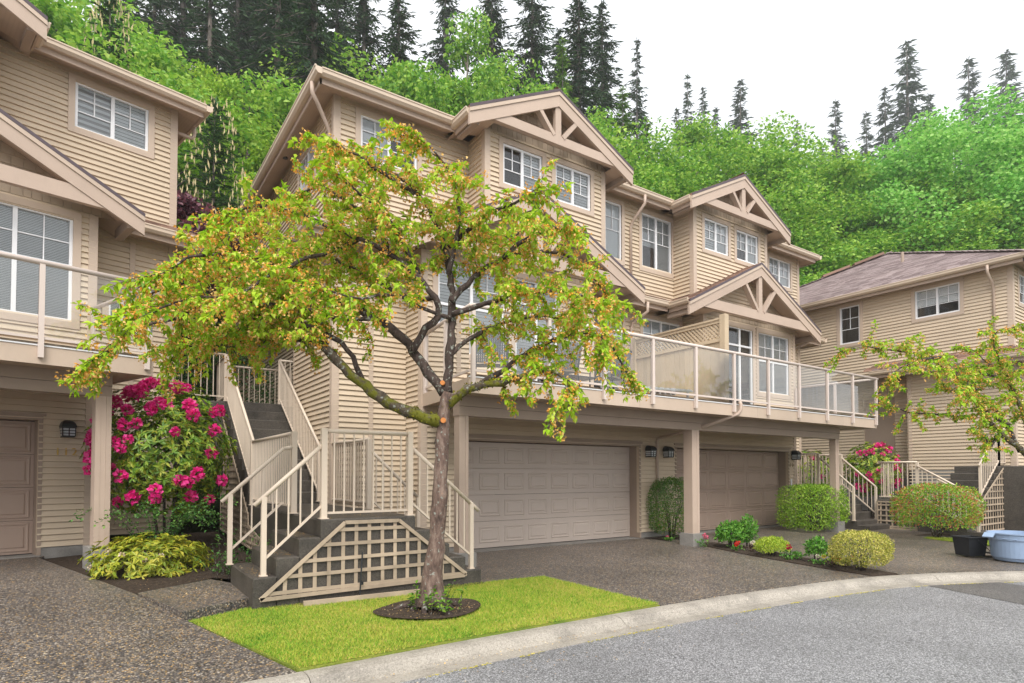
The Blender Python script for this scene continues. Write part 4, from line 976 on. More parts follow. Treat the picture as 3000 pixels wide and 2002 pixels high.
CRAB = {
    'trunk': [(-0.01, 0.0, 0.05), (0.0, 0.0, 0.31), (0.05, 0.0, 0.77), (0.08, 0.0, 1.27), (0.11, 0.0, 1.73), (0.12, 0.0, 2.04), (0.13, 0.0, 2.23), (0.17, 0.0, 2.42)],
    'A': [(0.1, -0.0, 2.08), (-0.15, -0.04, 2.16), (-0.47, -0.1, 2.28), (-0.75, -0.16, 2.49), (-0.98, -0.23, 2.71), (-1.16, -0.3, 2.9)],
    'A1': [(-1.21, -0.0, 2.96), (-1.29, -0.09, 3.24), (-1.36, -0.2, 3.48), (-1.48, -0.33, 3.66), (-1.74, -0.46, 3.76), (-2.05, -0.6, 3.78), (-2.34, -0.75, 3.69), (-2.55, -0.9, 3.47)],
    'A2': [(-1.11, 0.0, 2.86), (-1.46, 0.09, 3.02), (-1.88, 0.2, 3.04), (-2.31, 0.33, 3.07), (-2.73, 0.46, 3.06), (-3.11, 0.6, 3.13)],
    'A3': [(-0.79, -0.0, 2.54), (-0.88, -0.04, 2.8), (-1.04, -0.08, 2.98), (-1.3, -0.13, 3.12), (-1.66, -0.19, 3.22), (-2.13, -0.25, 3.28), (-2.62, -0.31, 3.22), (-3.0, -0.37, 3.1), (-3.25, -0.43, 2.94), (-3.4, -0.5, 2.75)],
    'B': [(0.13, 0.0, 2.42), (-0.14, 0.05, 2.76), (-0.35, 0.12, 3.06), (-0.69, 0.19, 3.32), (-1.06, 0.27, 3.5), (-1.51, 0.35, 3.64), (-2.02, 0.43, 3.79), (-2.63, 0.52, 3.94), (-3.08, 0.61, 3.97), (-3.46, 0.7, 3.85), (-3.76, 0.8, 3.69)],
    'B2': [(-0.23, -0.0, 2.88), (-0.1, -0.03, 3.11), (0.06, -0.07, 3.27), (0.04, -0.12, 3.46), (-0.17, -0.17, 3.71), (-0.46, -0.22, 3.92), (-0.79, -0.27, 4.08), (-1.15, -0.33, 4.21), (-1.5, -0.38, 4.33), (-1.89, -0.44, 4.34), (-2.08, -0.5, 4.24)],
    'B3': [(-0.48, 0.0, 4.0), (-0.72, 0.11, 4.39), (-1.06, 0.26, 4.73), (-1.41, 0.42, 4.97), (-1.74, 0.6, 4.97)],
    'C': [(0.17, 0.0, 2.42), (0.19, 0.03, 2.85), (0.21, 0.07, 3.29), (0.21, 0.12, 3.49), (0.18, 0.17, 3.82), (0.1, 0.22, 4.16), (-0.02, 0.27, 4.5), (-0.22, 0.33, 4.84), (-0.51, 0.38, 5.11), (-0.84, 0.44, 5.26), (-1.09, 0.5, 5.42)],
    'C1': [(-0.21, -0.0, 4.69), (-0.59, -0.11, 4.9), (-0.87, -0.25, 5.05), (-1.01, -0.4, 5.04)],
    'C2': [(0.17, -0.0, 3.77), (0.27, -0.07, 4.12), (0.3, -0.17, 4.46), (0.26, -0.27, 4.71), (0.13, -0.38, 4.91), (-0.02, -0.5, 5.01)],
    'C3': [(0.21, 0.0, 3.46), (0.49, 0.1, 3.8), (0.82, 0.24, 4.05), (1.16, 0.39, 4.18), (1.56, 0.55, 4.18), (1.89, 0.72, 4.01), (2.13, 0.9, 3.76)],
    'C4': [(0.27, -0.0, 4.15), (0.58, -0.19, 4.34), (0.88, -0.43, 4.38), (1.12, -0.7, 4.36)],
    'C5': [(0.79, -0.0, 3.96), (1.08, -0.11, 4.15), (1.35, -0.25, 4.2), (1.5, -0.4, 4.12)],
    'C6': [(0.1, 0.0, 4.07), (0.42, 0.27, 4.26), (0.77, 0.61, 4.43), (1.17, 1.0, 4.72)],
    'D': [(0.14, -0.0, 2.25), (0.4, -0.06, 2.45), (0.7, -0.13, 2.5), (0.99, -0.22, 2.56), (1.27, -0.31, 2.62), (1.45, -0.4, 2.51), (1.46, -0.5, 2.35)],
    'D2': [(0.48, 0.0, 2.47), (0.76, 0.08, 2.67), (1.09, 0.19, 2.92), (1.47, 0.3, 3.11), (1.82, 0.43, 3.2), (2.12, 0.56, 3.06), (2.33, 0.7, 2.73)],
    'D3': [(0.21, -0.0, 3.31), (0.55, -0.09, 3.39), (0.91, -0.21, 3.47), (1.26, -0.35, 3.47), (1.59, -0.49, 3.39), (1.79, -0.64, 3.17), (1.81, -0.8, 2.82)],
    'D4': [(0.19, 0.0, 2.84), (0.45, 0.19, 3.1), (0.76, 0.44, 3.32), (1.17, 0.71, 3.47), (1.56, 1.0, 3.53)],
    'E': [(0.04, 0.0, 3.5), (-0.29, 0.1, 3.53), (-0.61, 0.22, 3.72), (-1.03, 0.36, 3.97), (-1.55, 0.51, 4.27), (-2.09, 0.67, 4.45), (-2.57, 0.83, 4.56), (-3.02, 1.0, 4.5)],
    'F2': [(-0.67, -0.0, 3.27), (-1.0, -0.13, 3.23), (-1.38, -0.29, 3.3), (-1.77, -0.48, 3.32), (-2.13, -0.68, 3.3), (-2.39, -0.88, 3.2), (-2.59, -1.1, 3.01)],
    'G': [(-0.83, -0.0, 4.19), (-1.1, -0.19, 3.96), (-1.35, -0.44, 3.77), (-1.57, -0.71, 3.53), (-1.69, -1.0, 3.27)],
    'I': [(-0.17, -0.0, 3.77), (-0.32, -0.15, 4.09), (-0.49, -0.35, 4.31), (-0.69, -0.57, 4.42), (-0.86, -0.8, 4.52)],
    'J': [(0.2, -0.0, 3.27), (-0.09, -0.21, 3.32), (-0.34, -0.48, 3.39), (-0.63, -0.78, 3.27), (-0.89, -1.1, 3.24)],
    'K': [(-1.44, 0.0, 3.54), (-1.84, 0.04, 3.39), (-2.24, 0.09, 3.17), (-2.61, 0.14, 3.03), (-2.99, 0.2, 2.96)],
}
CRAB2 = {
    'trunk': [(0.0, 0.0, -0.32), (-0.06, 0.0, 0.79), (-0.18, 0.0, 1.44), (-0.26, 0.0, 1.82)],
    'A': [(-0.23, -0.0, 1.76), (-0.65, -0.07, 2.02), (-1.09, -0.16, 2.33), (-1.46, -0.26, 2.64), (-1.82, -0.37, 3.01), (-2.18, -0.48, 3.37), (-2.46, -0.6, 3.53)],
    'B': [(-0.65, 0.0, 2.02), (-0.85, 0.06, 2.54), (-1.25, 0.13, 3.08), (-1.72, 0.22, 3.55), (-2.2, 0.31, 3.9), (-2.76, 0.4, 4.05), (-3.32, 0.5, 4.14), (-3.59, 0.6, 4.1)],
    'B1': [(-2.14, -0.0, 3.84), (-2.58, -0.08, 3.76), (-3.0, -0.18, 3.61), (-3.26, -0.3, 3.46)],
    'C': [(-1.49, 0.0, 2.67), (-2.04, 0.13, 2.75), (-2.47, 0.31, 2.8), (-2.81, 0.5, 2.96)],
    'D': [(-0.29, -0.0, 1.95), (-0.71, -0.09, 2.85), (-1.02, -0.2, 3.42), (-1.33, -0.33, 3.84), (-1.47, -0.46, 4.18), (-1.23, -0.6, 4.24)],
    'E': [(-1.1, -0.0, 2.34), (-1.35, -0.13, 2.08), (-1.52, -0.3, 2.26)],
    'G': [(-0.29, 0.0, 1.89), (-0.46, 0.21, 2.89), (-0.64, 0.49, 3.6), (-0.9, 0.8, 4.14)],
    'H': [(-1.04, -0.0, 3.45), (-1.53, -0.21, 3.48), (-1.93, -0.49, 3.37), (-2.24, -0.8, 3.13)],
    'I': [(-0.29, 0.0, 1.95), (0.07, 0.21, 2.76), (0.47, 0.49, 3.6), (0.76, 0.8, 4.21)],
    'J': [(-0.84, 0.0, 2.54), (-1.11, 0.11, 2.75), (-1.39, 0.25, 3.09), (-1.68, 0.4, 3.25)],
}
TREES = [
    ('S', 6.0, 46.8, 9.0, 31.7, 1.0), ('S', 8.8, 38.8, 5.5, 33.0, 1.0), ('S', 9.8, 34.5, 4.0, 32.2, 1.0), ('S', 28.3, 53.4, 13.7, 40.0, 1.0), ('F', 3.3, 58.3, 13.4, 33.0, 1.0),
    ('F', 5.0, 53.5, 11.6, 34.8, 1.15), ('F', 8.9, 53.3, 10.5, 36.4, 1.0), ('F', 10.9, 55.5, 11.6, 40.2, 1.15), ('F', 13.3, 51.5, 10.5, 37.3, 1.15), ('F', 16.7, 51.6, 11.1, 37.7, 1.0),
    ('F', 17.2, 46.4, 9.4, 34.1, 1.0), ('F', 17.9, 41.1, 7.7, 29.9, 1.15), ('F', 26.8, 42.2, 9.6, 34.6, 1.0), ('F', 32.0, 43.5, 10.9, 37.6, 1.0), ('F', 32.9, 38.1, 9.2, 33.3, 1.15),
    ('F', 40.0, 42.9, 12.0, 35.7, 1.0), ('F', 1.5, 65.6, 15.7, 33.7, 1.15), ('F', 37.8, 46.9, 13.0, 33.5, 1.0), ('H', 61.4, 58.8, 21.2, 41.3, 0.55), ('H', 85.4, 69.6, 29.0, 43.7, 0.5),
    ('H', 98.2, 76.3, 33.5, 45.0, 0.6), ('H', 110.0, 76.0, 35.3, 48.9, 0.9), ('H', 113.8, 85.0, 39.1, 45.2, 0.7), ('H', 132.1, 76.4, 39.2, 44.1, 0.6), ('H', 136.1, 69.7, 37.5, 48.4, 0.8),
    ('H', 152.0, 70.5, 40.5, 48.6, 0.8), ('H', 142.5, 57.6, 34.4, 60.2, 1.0), ('H', 172.7, 56.4, 39.0, 63.4, 0.9), ('H', 184.3, 52.4, 39.6, 66.9, 1.0), ('H', 145.4, 63.4, 36.9, 51.9, 0.8),
    ('H', 160.9, 60.6, 38.5, 52.9, 0.9), ('H', 181.9, 46.2, 37.0, 61.5, 1.0), ('H', 131.6, 84.5, 41.9, 40.1, 0.7), ('H', 101.5, 85.7, 37.3, 43.0, 0.7), ('H', 146.2, 78.3, 42.2, 39.9, 0.8),
    ('G', 27.9, 34.2, 7.0, 26.8, 0.75), ('G', 33.0, 33.1, 7.5, 23.9, 0.9), ('G', 33.0, 30.7, 6.6, 21.2, 0.9), ('P', 0.1, 30.2, 3.2, 18.3, 1.0), ('P', 3.5, 25.5, 2.4, 13.5, 1.0),
    ('D', -1.7, 41.1, 6.6, 22.3, 1.2), ('D', -2.4, 36.8, 5.0, 19.6, 1.2), ('D', 2.0, 33.7, 4.7, 17.8, 1.1), ('D', 1.4, 39.0, 6.4, 19.9, 1.1), ('D', 12.6, 37.4, 5.5, 23.2, 1.1),
    ('D', 19.1, 32.9, 5.1, 25.9, 0.8), ('D', 16.7, 33.4, 4.8, 22.2, 1.0), ('D', 22.2, 33.3, 5.7, 23.4, 1.0), ('D', 23.7, 32.3, 5.6, 21.0, 1.1), ('D', 28.6, 31.3, 6.1, 21.3, 1.0),
    ('D', 33.5, 29.2, 6.2, 19.4, 1.1), ('D', 39.4, 31.2, 7.9, 22.3, 1.1), ('D', 42.9, 31.2, 8.5, 22.3, 1.1), ('D', 48.3, 30.0, 8.9, 23.3, 1.2), ('D', 40.7, 26.7, 6.5, 18.1, 1.2),
    ('D', 45.4, 25.9, 7.0, 17.6, 1.2), ('D', 56.1, 30.7, 10.5, 21.3, 1.2), ('D', 58.5, 29.1, 10.3, 20.8, 1.2), ('D', 28.5, 26.5, 4.4, 16.6, 1.1), ('D', 30.5, 25.2, 4.3, 15.1, 1.1),
    ('D', 34.7, 24.7, 4.8, 14.1, 1.1), ('D', 39.4, 24.0, 5.3, 13.5, 1.2), ('D', 46.3, 24.0, 6.5, 14.5, 1.2), ('D', 48.7, 22.4, 6.4, 15.7, 1.2), ('D', 54.3, 23.4, 7.7, 19.0, 1.2),
    ('D', 50.6, 19.9, 5.8, 17.8, 1.2), ('D', 53.3, 15.6, 4.8, 16.9, 1.2), ('D', 52.7, 18.5, 5.7, 15.7, 1.2), ('D', 59.4, 15.1, 5.6, 19.5, 1.2), ('D', 14.1, 34.0, 4.6, 20.5, 1.0),
    ('D', 16.0, 29.0, 3.2, 18.1, 0.9), ('D', 24.6, 29.2, 4.7, 17.6, 1.0), ('B', 5.1, 36.5, 5.7, 19.5, 0.9), ('B', 3.8, 35.0, 5.4, 17.0, 0.9), ('B', 6.4, 34.4, 4.6, 17.7, 0.9),
    ('B', 2.4, 31.1, 3.8, 13.8, 0.9), ('B', 5.0, 28.1, 2.9, 12.6, 0.8), ('B', 7.1, 32.7, 3.8, 16.3, 0.9), ('B', 9.7, 34.6, 4.0, 19.0, 0.9), ('B', 24.8, 31.5, 5.5, 19.9, 0.8),
    ('M', 54.8, 20.7, 6.8, 23.5, 1.0), ('M', 60.2, 19.4, 7.2, 25.8, 1.15), ('M', 59.4, 16.3, 6.0, 23.4, 1.0),
]

# ------------------------------------------------------------------ foliage tools
def unit(a): return a / np.maximum(np.linalg.norm(a, axis=1, keepdims=True), 1e-9)
def leaf_arrays(P, D, Nn, Ln, Wd, fold=0.25, curl=0.12):
    """folded leaf of two triangles pairs: base, two sides, tip; P base points, D axis, Nn rough normal"""
    D = unit(D); S = unit(np.cross(D, Nn)); Nn = np.cross(S, D); Ln = Ln[:, None]; Wd = Wd[:, None]
    b = P; mid = P + D * Ln * .45; tip = P + D * Ln - Nn * Ln * curl
    l = mid + S * Wd * .5 + Nn * Wd * fold; r = mid - S * Wd * .5 + Nn * Wd * fold
    V = np.stack([b, l, tip, r], 1).reshape(-1, 3); n = len(P); i = np.arange(n)[:, None] * 4
    F = np.concatenate([i + np.array([[0, 1, 2]]), i + np.array([[0, 2, 3]])], 1).reshape(-1, 3)
    return V, F
def rnd(n, a=-1, b=1): return nrng.uniform(a, b, n)
def rdir(n): return unit(nrng.normal(size=(n, 3)))
def leaf_object(name, mat, parent, P, D, Nn, Ln, Wd, kind='stuff', fold=.25, curl=.12):
    V, F = leaf_arrays(np.asarray(P), np.asarray(D), np.asarray(Nn), np.asarray(Ln), np.asarray(Wd), fold, curl)
    o = link(name, np_mesh(name, V, F, mat), parent)
    if kind: o['kind'] = kind
    return o
LEAFA = leafmat('crab_leaf', [(0.18, (0.12, 0.30, 0.010)), (0.40, (0.29, 0.52, 0.018)), (0.62, (0.46, 0.66, 0.03)), (0.85, (0.62, 0.74, 0.10))], .45)
BLOSA = leafmat('withered_blossom', [(0.2, (0.66, 0.26, 0.03)), (0.5, (0.84, 0.42, 0.07)), (0.85, (0.90, 0.62, 0.26))], .3, .8, .1)
def interp(pts, step):
    pts = [Vector(p) for p in pts]; out_ = []; L_ = [0]
    for a, b in zip(pts, pts[1:]): L_.append(L_[-1] + (b - a).length)
    n = max(2, int(L_[-1] / step)); k = 0
    # Catmull-Rom through the points
    for i in range(n + 1):
        s = L_[-1] * i / n
        while k < len(pts) - 2 and s > L_[k + 1]: k += 1
        t = (s - L_[k]) / max(L_[k + 1] - L_[k], 1e-6); p0, p1, p2, p3 = pts[max(k - 1, 0)], pts[k], pts[k + 1], pts[min(k + 2, len(pts) - 1)]
        out_.append(((p1 * 2) + (p2 - p0) * t + (p0 * 2 - p1 * 5 + p2 * 4 - p3) * t * t + (p1 * 3 - p0 - p2 * 3 + p3) * t ** 3) * .5)
    return out_
def crab_tree(name, label, loc, table, leafy, radii, dens=1.0, single=0, seed=1, leafL=(.065, .105)):
    rg = random.Random(seed); rz = -math.atan2(1.0, 1.463)
    t = thing(name, label, 'tree', loc, rz); bpy.context.view_layer.update()
    trunk = MB(); pts = interp(table['trunk'], .12); n = len(pts); r0, r1 = radii['trunk']
    rad = [(r0 + (r1 - r0) * (i / n) ** .5) * (1 + .10 * rg.uniform(-1, 1)) + (.09 * math.exp(-i * .9)) for i in range(n)]
    pts = [p + Vector((rg.uniform(-.008, .008), rg.uniform(-.008, .008), 0)) for p in pts]
    trunk.tube(pts, rad, 14); tr = trunk.build('trunk', BARK, t, True)
    LP, LD, LN, LL, LW = [], [], [], [], []; BP = []; twigs = MB()
    for k, limb in table.items():
        if k == 'trunk': continue
        pts = interp(limb, .10); n = len(pts); ra, rb = radii.get(k, (.03, .008))
        pts = [p + Vector((rg.uniform(-.015, .015), rg.uniform(-.015, .015), rg.uniform(-.015, .015))) * (0 if i == 0 else 1) for i, p in enumerate(pts)]
        rad = [max(.005, (ra + (rb - ra) * i / n) * (1 + .12 * rg.uniform(-1, 1))) for i in range(n)]
        MB().tube(pts, rad, 8).build('limb', MOSSB if k in ('A', 'D') else BARKB, tr, True)
        if k in ('A', 'D') and name == 'crab_apple_tree':
            mo = MB()
            for i in range(int(n * .04), int(n * (.42 if k == 'A' else .65))):
                for q in range(26):
                    a = rg.uniform(0, 6.28); d = Vector((rg.uniform(-.06, .06), math.cos(a), math.sin(a) * .9 + .1)); p = pts[i] + d * rad[i] * 1.02 + Vector((rg.uniform(-.05, .05), 0, 0)); s = rg.uniform(.008, .02); dn = Vector((rg.uniform(-.5, .5), d.y, d.z - .3)).normalized() * s * 1.6
                    e = Vector((rg.uniform(-1, 1), rg.uniform(-1, 1), rg.uniform(-1, 1))) * s
                    mo.add([p - e, p + e, p + dn], [(0, 1, 2)])
            tag(mo.build('moss', MOSS, tr), kind='stuff')
        ls = leafy.get(k, .3)
        for i in range(int(n * ls), n):
            p = pts[i]; ax = (pts[min(i + 1, n - 1)] - pts[max(i - 1, 0)]).normalized(); last = i > n - 4
            for q in range(int(dens * 3.2 + rg.random())):
                d = Vector((rg.gauss(0, 1), rg.gauss(0, 1), rg.gauss(.35, .8))); d = (d - ax * d.dot(ax) * .6).normalized()
                if last: d = (ax * 1.3 + d * .6).normalized()
                Lt = rg.uniform(.12, .50) * (1.2 if last else 1); m_ = max(2, int(Lt / .05)); tp = [p]; dd = d.copy()
                for j in range(m_):
                    dd = (dd + Vector((0, 0, -.10)) + Vector((rg.gauss(0, .15), rg.gauss(0, .15), rg.gauss(0, .12)))).normalized(); tp.append(tp[-1] + dd * Lt / m_)
                twigs.tube(tp, [max(.0018, .005 * (1 - j / (m_ + 1))) for j in range(m_ + 1)], 4, False)
                for j in range(1, m_ + 1):
                    for c in range(rg.choice((2, 3, 3, 4)) if j < m_ else 5):
                        out_ = Vector((rg.gauss(0, 1), rg.gauss(0, 1), rg.gauss(.1, .5))).normalized(); di = (dd * .5 + out_ * .9 + Vector((0, 0, rg.uniform(-1.0, .05)))).normalized()
                        LP.append(tp[j]); LD.append(di); LN.append(Vector((rg.gauss(0, .35), rg.gauss(0, .35), 1)) + out_ * .3); ln = rg.uniform(*leafL); LL.append(ln); LW.append(ln * rg.uniform(.42, .58))
                    if rg.random() < .72:
                        BP.append(tp[j] + Vector((rg.gauss(0, .03), rg.gauss(0, .03), rg.uniform(-.06, .03))))
    twigs.build('twigs', BARKB, t)['kind'] = 'stuff'
    LP, LD, LN = (np.array([tuple(v) for v in x]) for x in (LP, LD, LN)); LL, LW = np.array(LL), np.array(LW)
    Mw = t.matrix_world
    crown = None
    if single:
        # the leaves that stand nearest to the viewer and out in front become single objects
        sc_ = LP[:, 1] - LL * 14 + nrng.uniform(0, .35, len(LP)); order = np.argsort(sc_); first, rest = order[:single], order[single:]
    else: first, rest = [], np.arange(len(LP))
    crown = leaf_object('crown', LEAFA, t, LP[rest], LD[rest], LN[rest], LL[rest], LW[rest])
    for i in first:
        V, F = leaf_arrays(np.zeros((1, 3)), LD[i:i + 1], LN[i:i + 1], LL[i:i + 1], LW[i:i + 1]); o = link('leaf', np_mesh('leaf', V, F, LEAFA), crown); o.location = LP[i]
    # withered blossom clusters
    B = []
    for p in BP:
        for c in range(rg.randint(5, 10)): B.append((p.x + rg.gauss(0, .026), p.y + rg.gauss(0, .026), p.z + rg.gauss(-.01, .026)))
    B = np.array(B); n = len(B); D = rdir(n); D2 = unit(D + np.array([0, 0, -.6]))
    leaf_object('blossoms', BLOSA, t, B, D2, rdir(n), nrng.uniform(.024, .042, n), nrng.uniform(.018, .032, n), fold=.4)
    return t, tr
rad1 = dict(trunk=(.115, .07), A=(.072, .045), A1=(.038, .008), A2=(.03, .007), A3=(.034, .007), B=(.062, .008), B2=(.045, .008), C=(.056, .008), C2=(.03, .006), C3=(.036, .007), D=(.058, .009), D2=(.036, .007), D3=(.034, .007), E=(.03, .006), F2=(.026, .006), J=(.026, .006))
lf1 = dict(A=.93, A1=.22, A2=.2, A3=.22, B=.34, B2=.36, B3=.2, C=.42, C1=.1, C2=.3, C3=.2, C4=.3, C5=.2, C6=.3, D=.42, D2=.25, D3=.25, D4=.3, E=.2, F2=.1, G=.1, I=.25, J=.3, K=.1)
crab, crab_trunk = crab_tree('crab_apple_tree', 'leaning crab apple tree with orange withered blossoms on the front lawn', (3.10, 6.12, .0), CRAB, lf1, rad1, 0.85, 300, 5)
for (x, y, z, r_) in ((-.0 + .13, -.085, 2.10, .03), (.12, -.085, 2.52, .026)):   # sawn branch stubs
    MB().tube([(x, y + .05, z), (x, y - .02, z)], r_, 14).build('branch_stub', CUT, crab_trunk)
# surface roots
for k in range(9):
    a = k * .7 + .2; L_ = .28 + .12 * math.sin(k * 2.1)
    MB().tube([(.07 * math.cos(a), .07 * math.sin(a), .16), (.16 * math.cos(a), .16 * math.sin(a), .07), (.16 * math.cos(a) + L_ * .5 * math.cos(a + .3), .16 * math.sin(a) + L_ * .5 * math.sin(a + .3), .02), (L_ * 1.25 * math.cos(a + .35), L_ * 1.25 * math.sin(a + .35), -.03)], [.05, .042, .03, .012], 8).build('root', BARKB, crab_trunk, True)
def sprigs(t, n, cx, cy, r, h, mat, name='suckers', seed=3, z0=.0, LLn=(.035, .07), per=9):
    rg = random.Random(seed); P, D, Nn, Ln, Wd = [], [], [], [], []; st_ = MB()
    for i in range(n):
        a = rg.uniform(0, 6.28); q = r * math.sqrt(rg.random()); p = Vector((cx + q * math.cos(a), cy + q * math.sin(a), z0)); d = Vector((rg.gauss(0, .35), rg.gauss(0, .35), 1)).normalized(); L_ = h * rg.uniform(.4, 1); tip = p + d * L_
        st_.tube([p, p.lerp(tip, .5) + Vector((rg.gauss(0, .01), rg.gauss(0, .01), 0)), tip], [.004, .003, .001], 4, False)
        for j in range(per):
            f = rg.uniform(.15, 1); P.append(p.lerp(tip, f)); D.append(Vector((rg.gauss(0, 1), rg.gauss(0, 1), rg.gauss(.3, .4)))); Nn.append(Vector((rg.gauss(0, .3), rg.gauss(0, .3), 1))); l = rg.uniform(*LLn); Ln.append(l); Wd.append(l * .55)
    a = st_.build('stems', BARKB, t); a['kind'] = 'stuff'
    return leaf_object(name, mat, t, [tuple(v) for v in P], [tuple(v) for v in D], [tuple(v) for v in Nn], Ln, Wd)
sprigs(crab, 34, .05, -.12, .30, .34, leafmat('sucker_leaf', [(.2, (.05, .17, .01)), (.5, (.14, .34, .02)), (.85, (.30, .45, .05))], .35), per=8)
rad2 = dict(trunk=(.10, .075), A=(.06, .008), B=(.045, .007), D=(.045, .007), G=(.03, .006))
lf2 = dict(A=.35, B=.35, B1=.1, C=.2, D=.3, E=.3, G=.35, H=.2, I=.3, J=.3)
_px = 3090; _d = 11.5; _l = (_px - 1500) / 1770
crab_tree('crab_apple_tree', 'crab apple tree with sparse orange blossoms in front of the right house', (11.5 * (.5643 + _l * .8256), 11.5 * (.8256 - _l * .5643), -.1), CRAB2, lf2, rad2, .6, 0, 8, (.07, .11))

# ------------------------------------------------------------------ shrubs
def shell_points(n, rx, ry, rz, box=2.0, depth=.25, zmin=-.8, lump=.06, seed=0):
    """points in the outer layer of a (super)ellipsoid, with outward normals"""
    rg = np.random.default_rng(seed); d = unit(rg.normal(size=(int(n * 1.6), 3))); d = d[d[:, 2] > zmin][:n]
    den = (np.abs(d) ** box).sum(1) ** (1 / box); s = 1 / den
    f = 1 - depth * rg.random(len(d)) ** 1.6; f *= 1 + lump * np.sin(d[:, 0] * 9 + seed) * np.cos(d[:, 1] * 8 + d[:, 2] * 7)
    P = d * (s * f)[:, None] * np.array([rx, ry, rz]); return P, d
def shrub(name, label, cat, loc, size, mat, n, leaf=(.03, .05), wid=.5, box=2.0, zc=None, depth=.3, up=.3, group=None, whorl=0, zmin=-.75, lump=.06, seed=1, stems=8, rz=0, fold=.25, extra=None, gap=.0):
    rx, ry, rzz = size; t = thing(name, label, cat, loc, rz, group); zc = rzz if zc is None else zc
    P, d = shell_points(n, rx, ry, rzz, box, depth, zmin, lump, seed); rg = np.random.default_rng(seed + 5); m_ = len(P)
    P = P + np.array([0, 0, zc])
    if whorl:
        P = np.repeat(P, whorl, 0); d = np.repeat(d, whorl, 0); m_ = len(P); ax = unit(d + np.array([0, 0, up])); a = np.cross(ax, unit(rg.normal(size=(m_, 3)))); D = unit(unit(a) + ax * rg.uniform(.05, .5, m_)[:, None]); Nn = ax
    else:
        D = unit(d * .5 + rg.normal(size=(m_, 3)) * .8 + np.array([0, 0, up])); Nn = unit(d + rg.normal(size=(m_, 3)) * .5)
    Ln = rg.uniform(leaf[0], leaf[1], m_)
    leaf_object('foliage', mat, t, P, D, Nn, Ln, Ln * wid * rg.uniform(.85, 1.15, m_), fold=fold)
    sr = random.Random(seed)
    for k in range(stems):
        a = k * 6.28 / stems + sr.uniform(-.3, .3); e = Vector((math.cos(a) * rx * .62, math.sin(a) * ry * .62, zc + rzz * sr.uniform(.1, .6)))
        MB().tube([(math.cos(a) * .05, math.sin(a) * .05, -.03), (e.x * .35, e.y * .35, e.z * .45), tuple(e)], [.016 + .006 * rzz, .011, .004], 6).build('stem', BARKB, t, True)
    return t
def trusses(t, mat, pts, r=.07, per=34, seed=1, name='flower'):
    """round flower heads built of petals, one part each"""
    rg = np.random.default_rng(seed)
    for p in pts:
        rr_ = r * rg.uniform(.75, 1.15); d = unit(rg.normal(size=(per, 3)) + np.array([0, 0, .25])); P = d * rr_ * .45 + np.array(p) * 0
        a = np.cross(d, unit(rg.normal(size=(per, 3)))); D = unit(d * .8 + unit(a) * .75)
        V, F = leaf_arrays(P, D, d, rg.uniform(.6, .95, per) * rr_, rg.uniform(.55, .85, per) * rr_, .25, -.05); o = link(name, np_mesh(name, V, F, mat), t); o.location = p
PINK = leafmat('rhododendron_flower', [(.2, (.55, .008, .14)), (.5, (.82, .02, .26)), (.85, (.95, .12, .42))], .3, .6, .2)
RHO = leafmat('rhododendron_leaf', [(.15, (.035, .11, .010)), (.42, (.13, .27, .022)), (.65, (.30, .42, .035)), (.9, (.48, .44, .05))], .2, .4, .4)
RHO2 = leafmat('low_rhododendron_leaf', [(.15, (.08, .15, .012)), (.45, (.26, .34, .03)), (.68, (.46, .47, .04)), (.9, (.60, .50, .06))], .25, .4, .4)
ROSE = leafmat('rose_leaf', [(.15, (.035, .13, .025)), (.5, (.09, .25, .05)), (.85, (.20, .36, .07))], .25, .45, .35)
def surf(rx, ry, rz, zc, spots, seed):
    rg = random.Random(seed); out_ = []
    for (a, b) in spots:
        d = Vector((math.cos(b) * math.cos(a), math.cos(b) * math.sin(a), math.sin(b))); out_.append((d.x * rx * rg.uniform(.97, 1.05), d.y * ry * rg.uniform(.97, 1.05), zc + d.z * rz * rg.uniform(.97, 1.04)))
    return out_
rh = shrub('rhododendron', 'tall rhododendron with magenta flowers beside the left house porch post', 'shrub', (.92, 11.55, .12), (1.0, .95, 1.12), RHO, 1900, (.075, .12), .34, zc=1.72, depth=.45, whorl=6, zmin=-.9, lump=.14, seed=4, stems=7)
rg_ = random.Random(12); spots = []
for i in range(64):
    a = R(rg_.uniform(165, 345)); b = R(rg_.uniform(-42, 80)); spots.append((a, b))
trusses(rh, PINK, surf(1.03, .98, 1.15, 1.72, spots, 3), .10, 44, 2)
t = thing('rose_bush', 'arching green rose stems in front of the magenta rhododendron', 'shrub', (.72, 10.75, .1))
rp = random.Random(5); P_, D_, N_, L_s = [], [], [], []
for k in range(12):
    a = R(rp.uniform(150, 380)); L_ = rp.uniform(.7, 1.25); base = Vector((.1 * math.cos(a), .1 * math.sin(a), 0)); e = Vector((math.cos(a) * L_ * .65, math.sin(a) * L_ * .45, L_ * .85)); tip = e + Vector((math.cos(a) * .3, math.sin(a) * .2, -.12))
    cur = interp([base, e * .5 + Vector((0, 0, .15)), e, tip], .06); MB().tube(cur, [max(.002, .009 * (1 - i / len(cur))) for i in range(len(cur))], 5, False).build('stem', BARKB, t, True)
    for i, p in enumerate(cur):
        if i > len(cur) * .3:
            for c in range(7): P_.append(tuple(p + Vector((rp.gauss(0, .035), rp.gauss(0, .035), rp.gauss(0, .035))))); D_.append((rp.gauss(0, 1), rp.gauss(0, 1), rp.gauss(-.1, .5))); N_.append((rp.gauss(0, .4), rp.gauss(0, .4), 1)); L_s.append(rp.uniform(.035, .06))
leaf_object('foliage', ROSE, t, P_, D_, N_, L_s, [x * .65 for x in L_s])
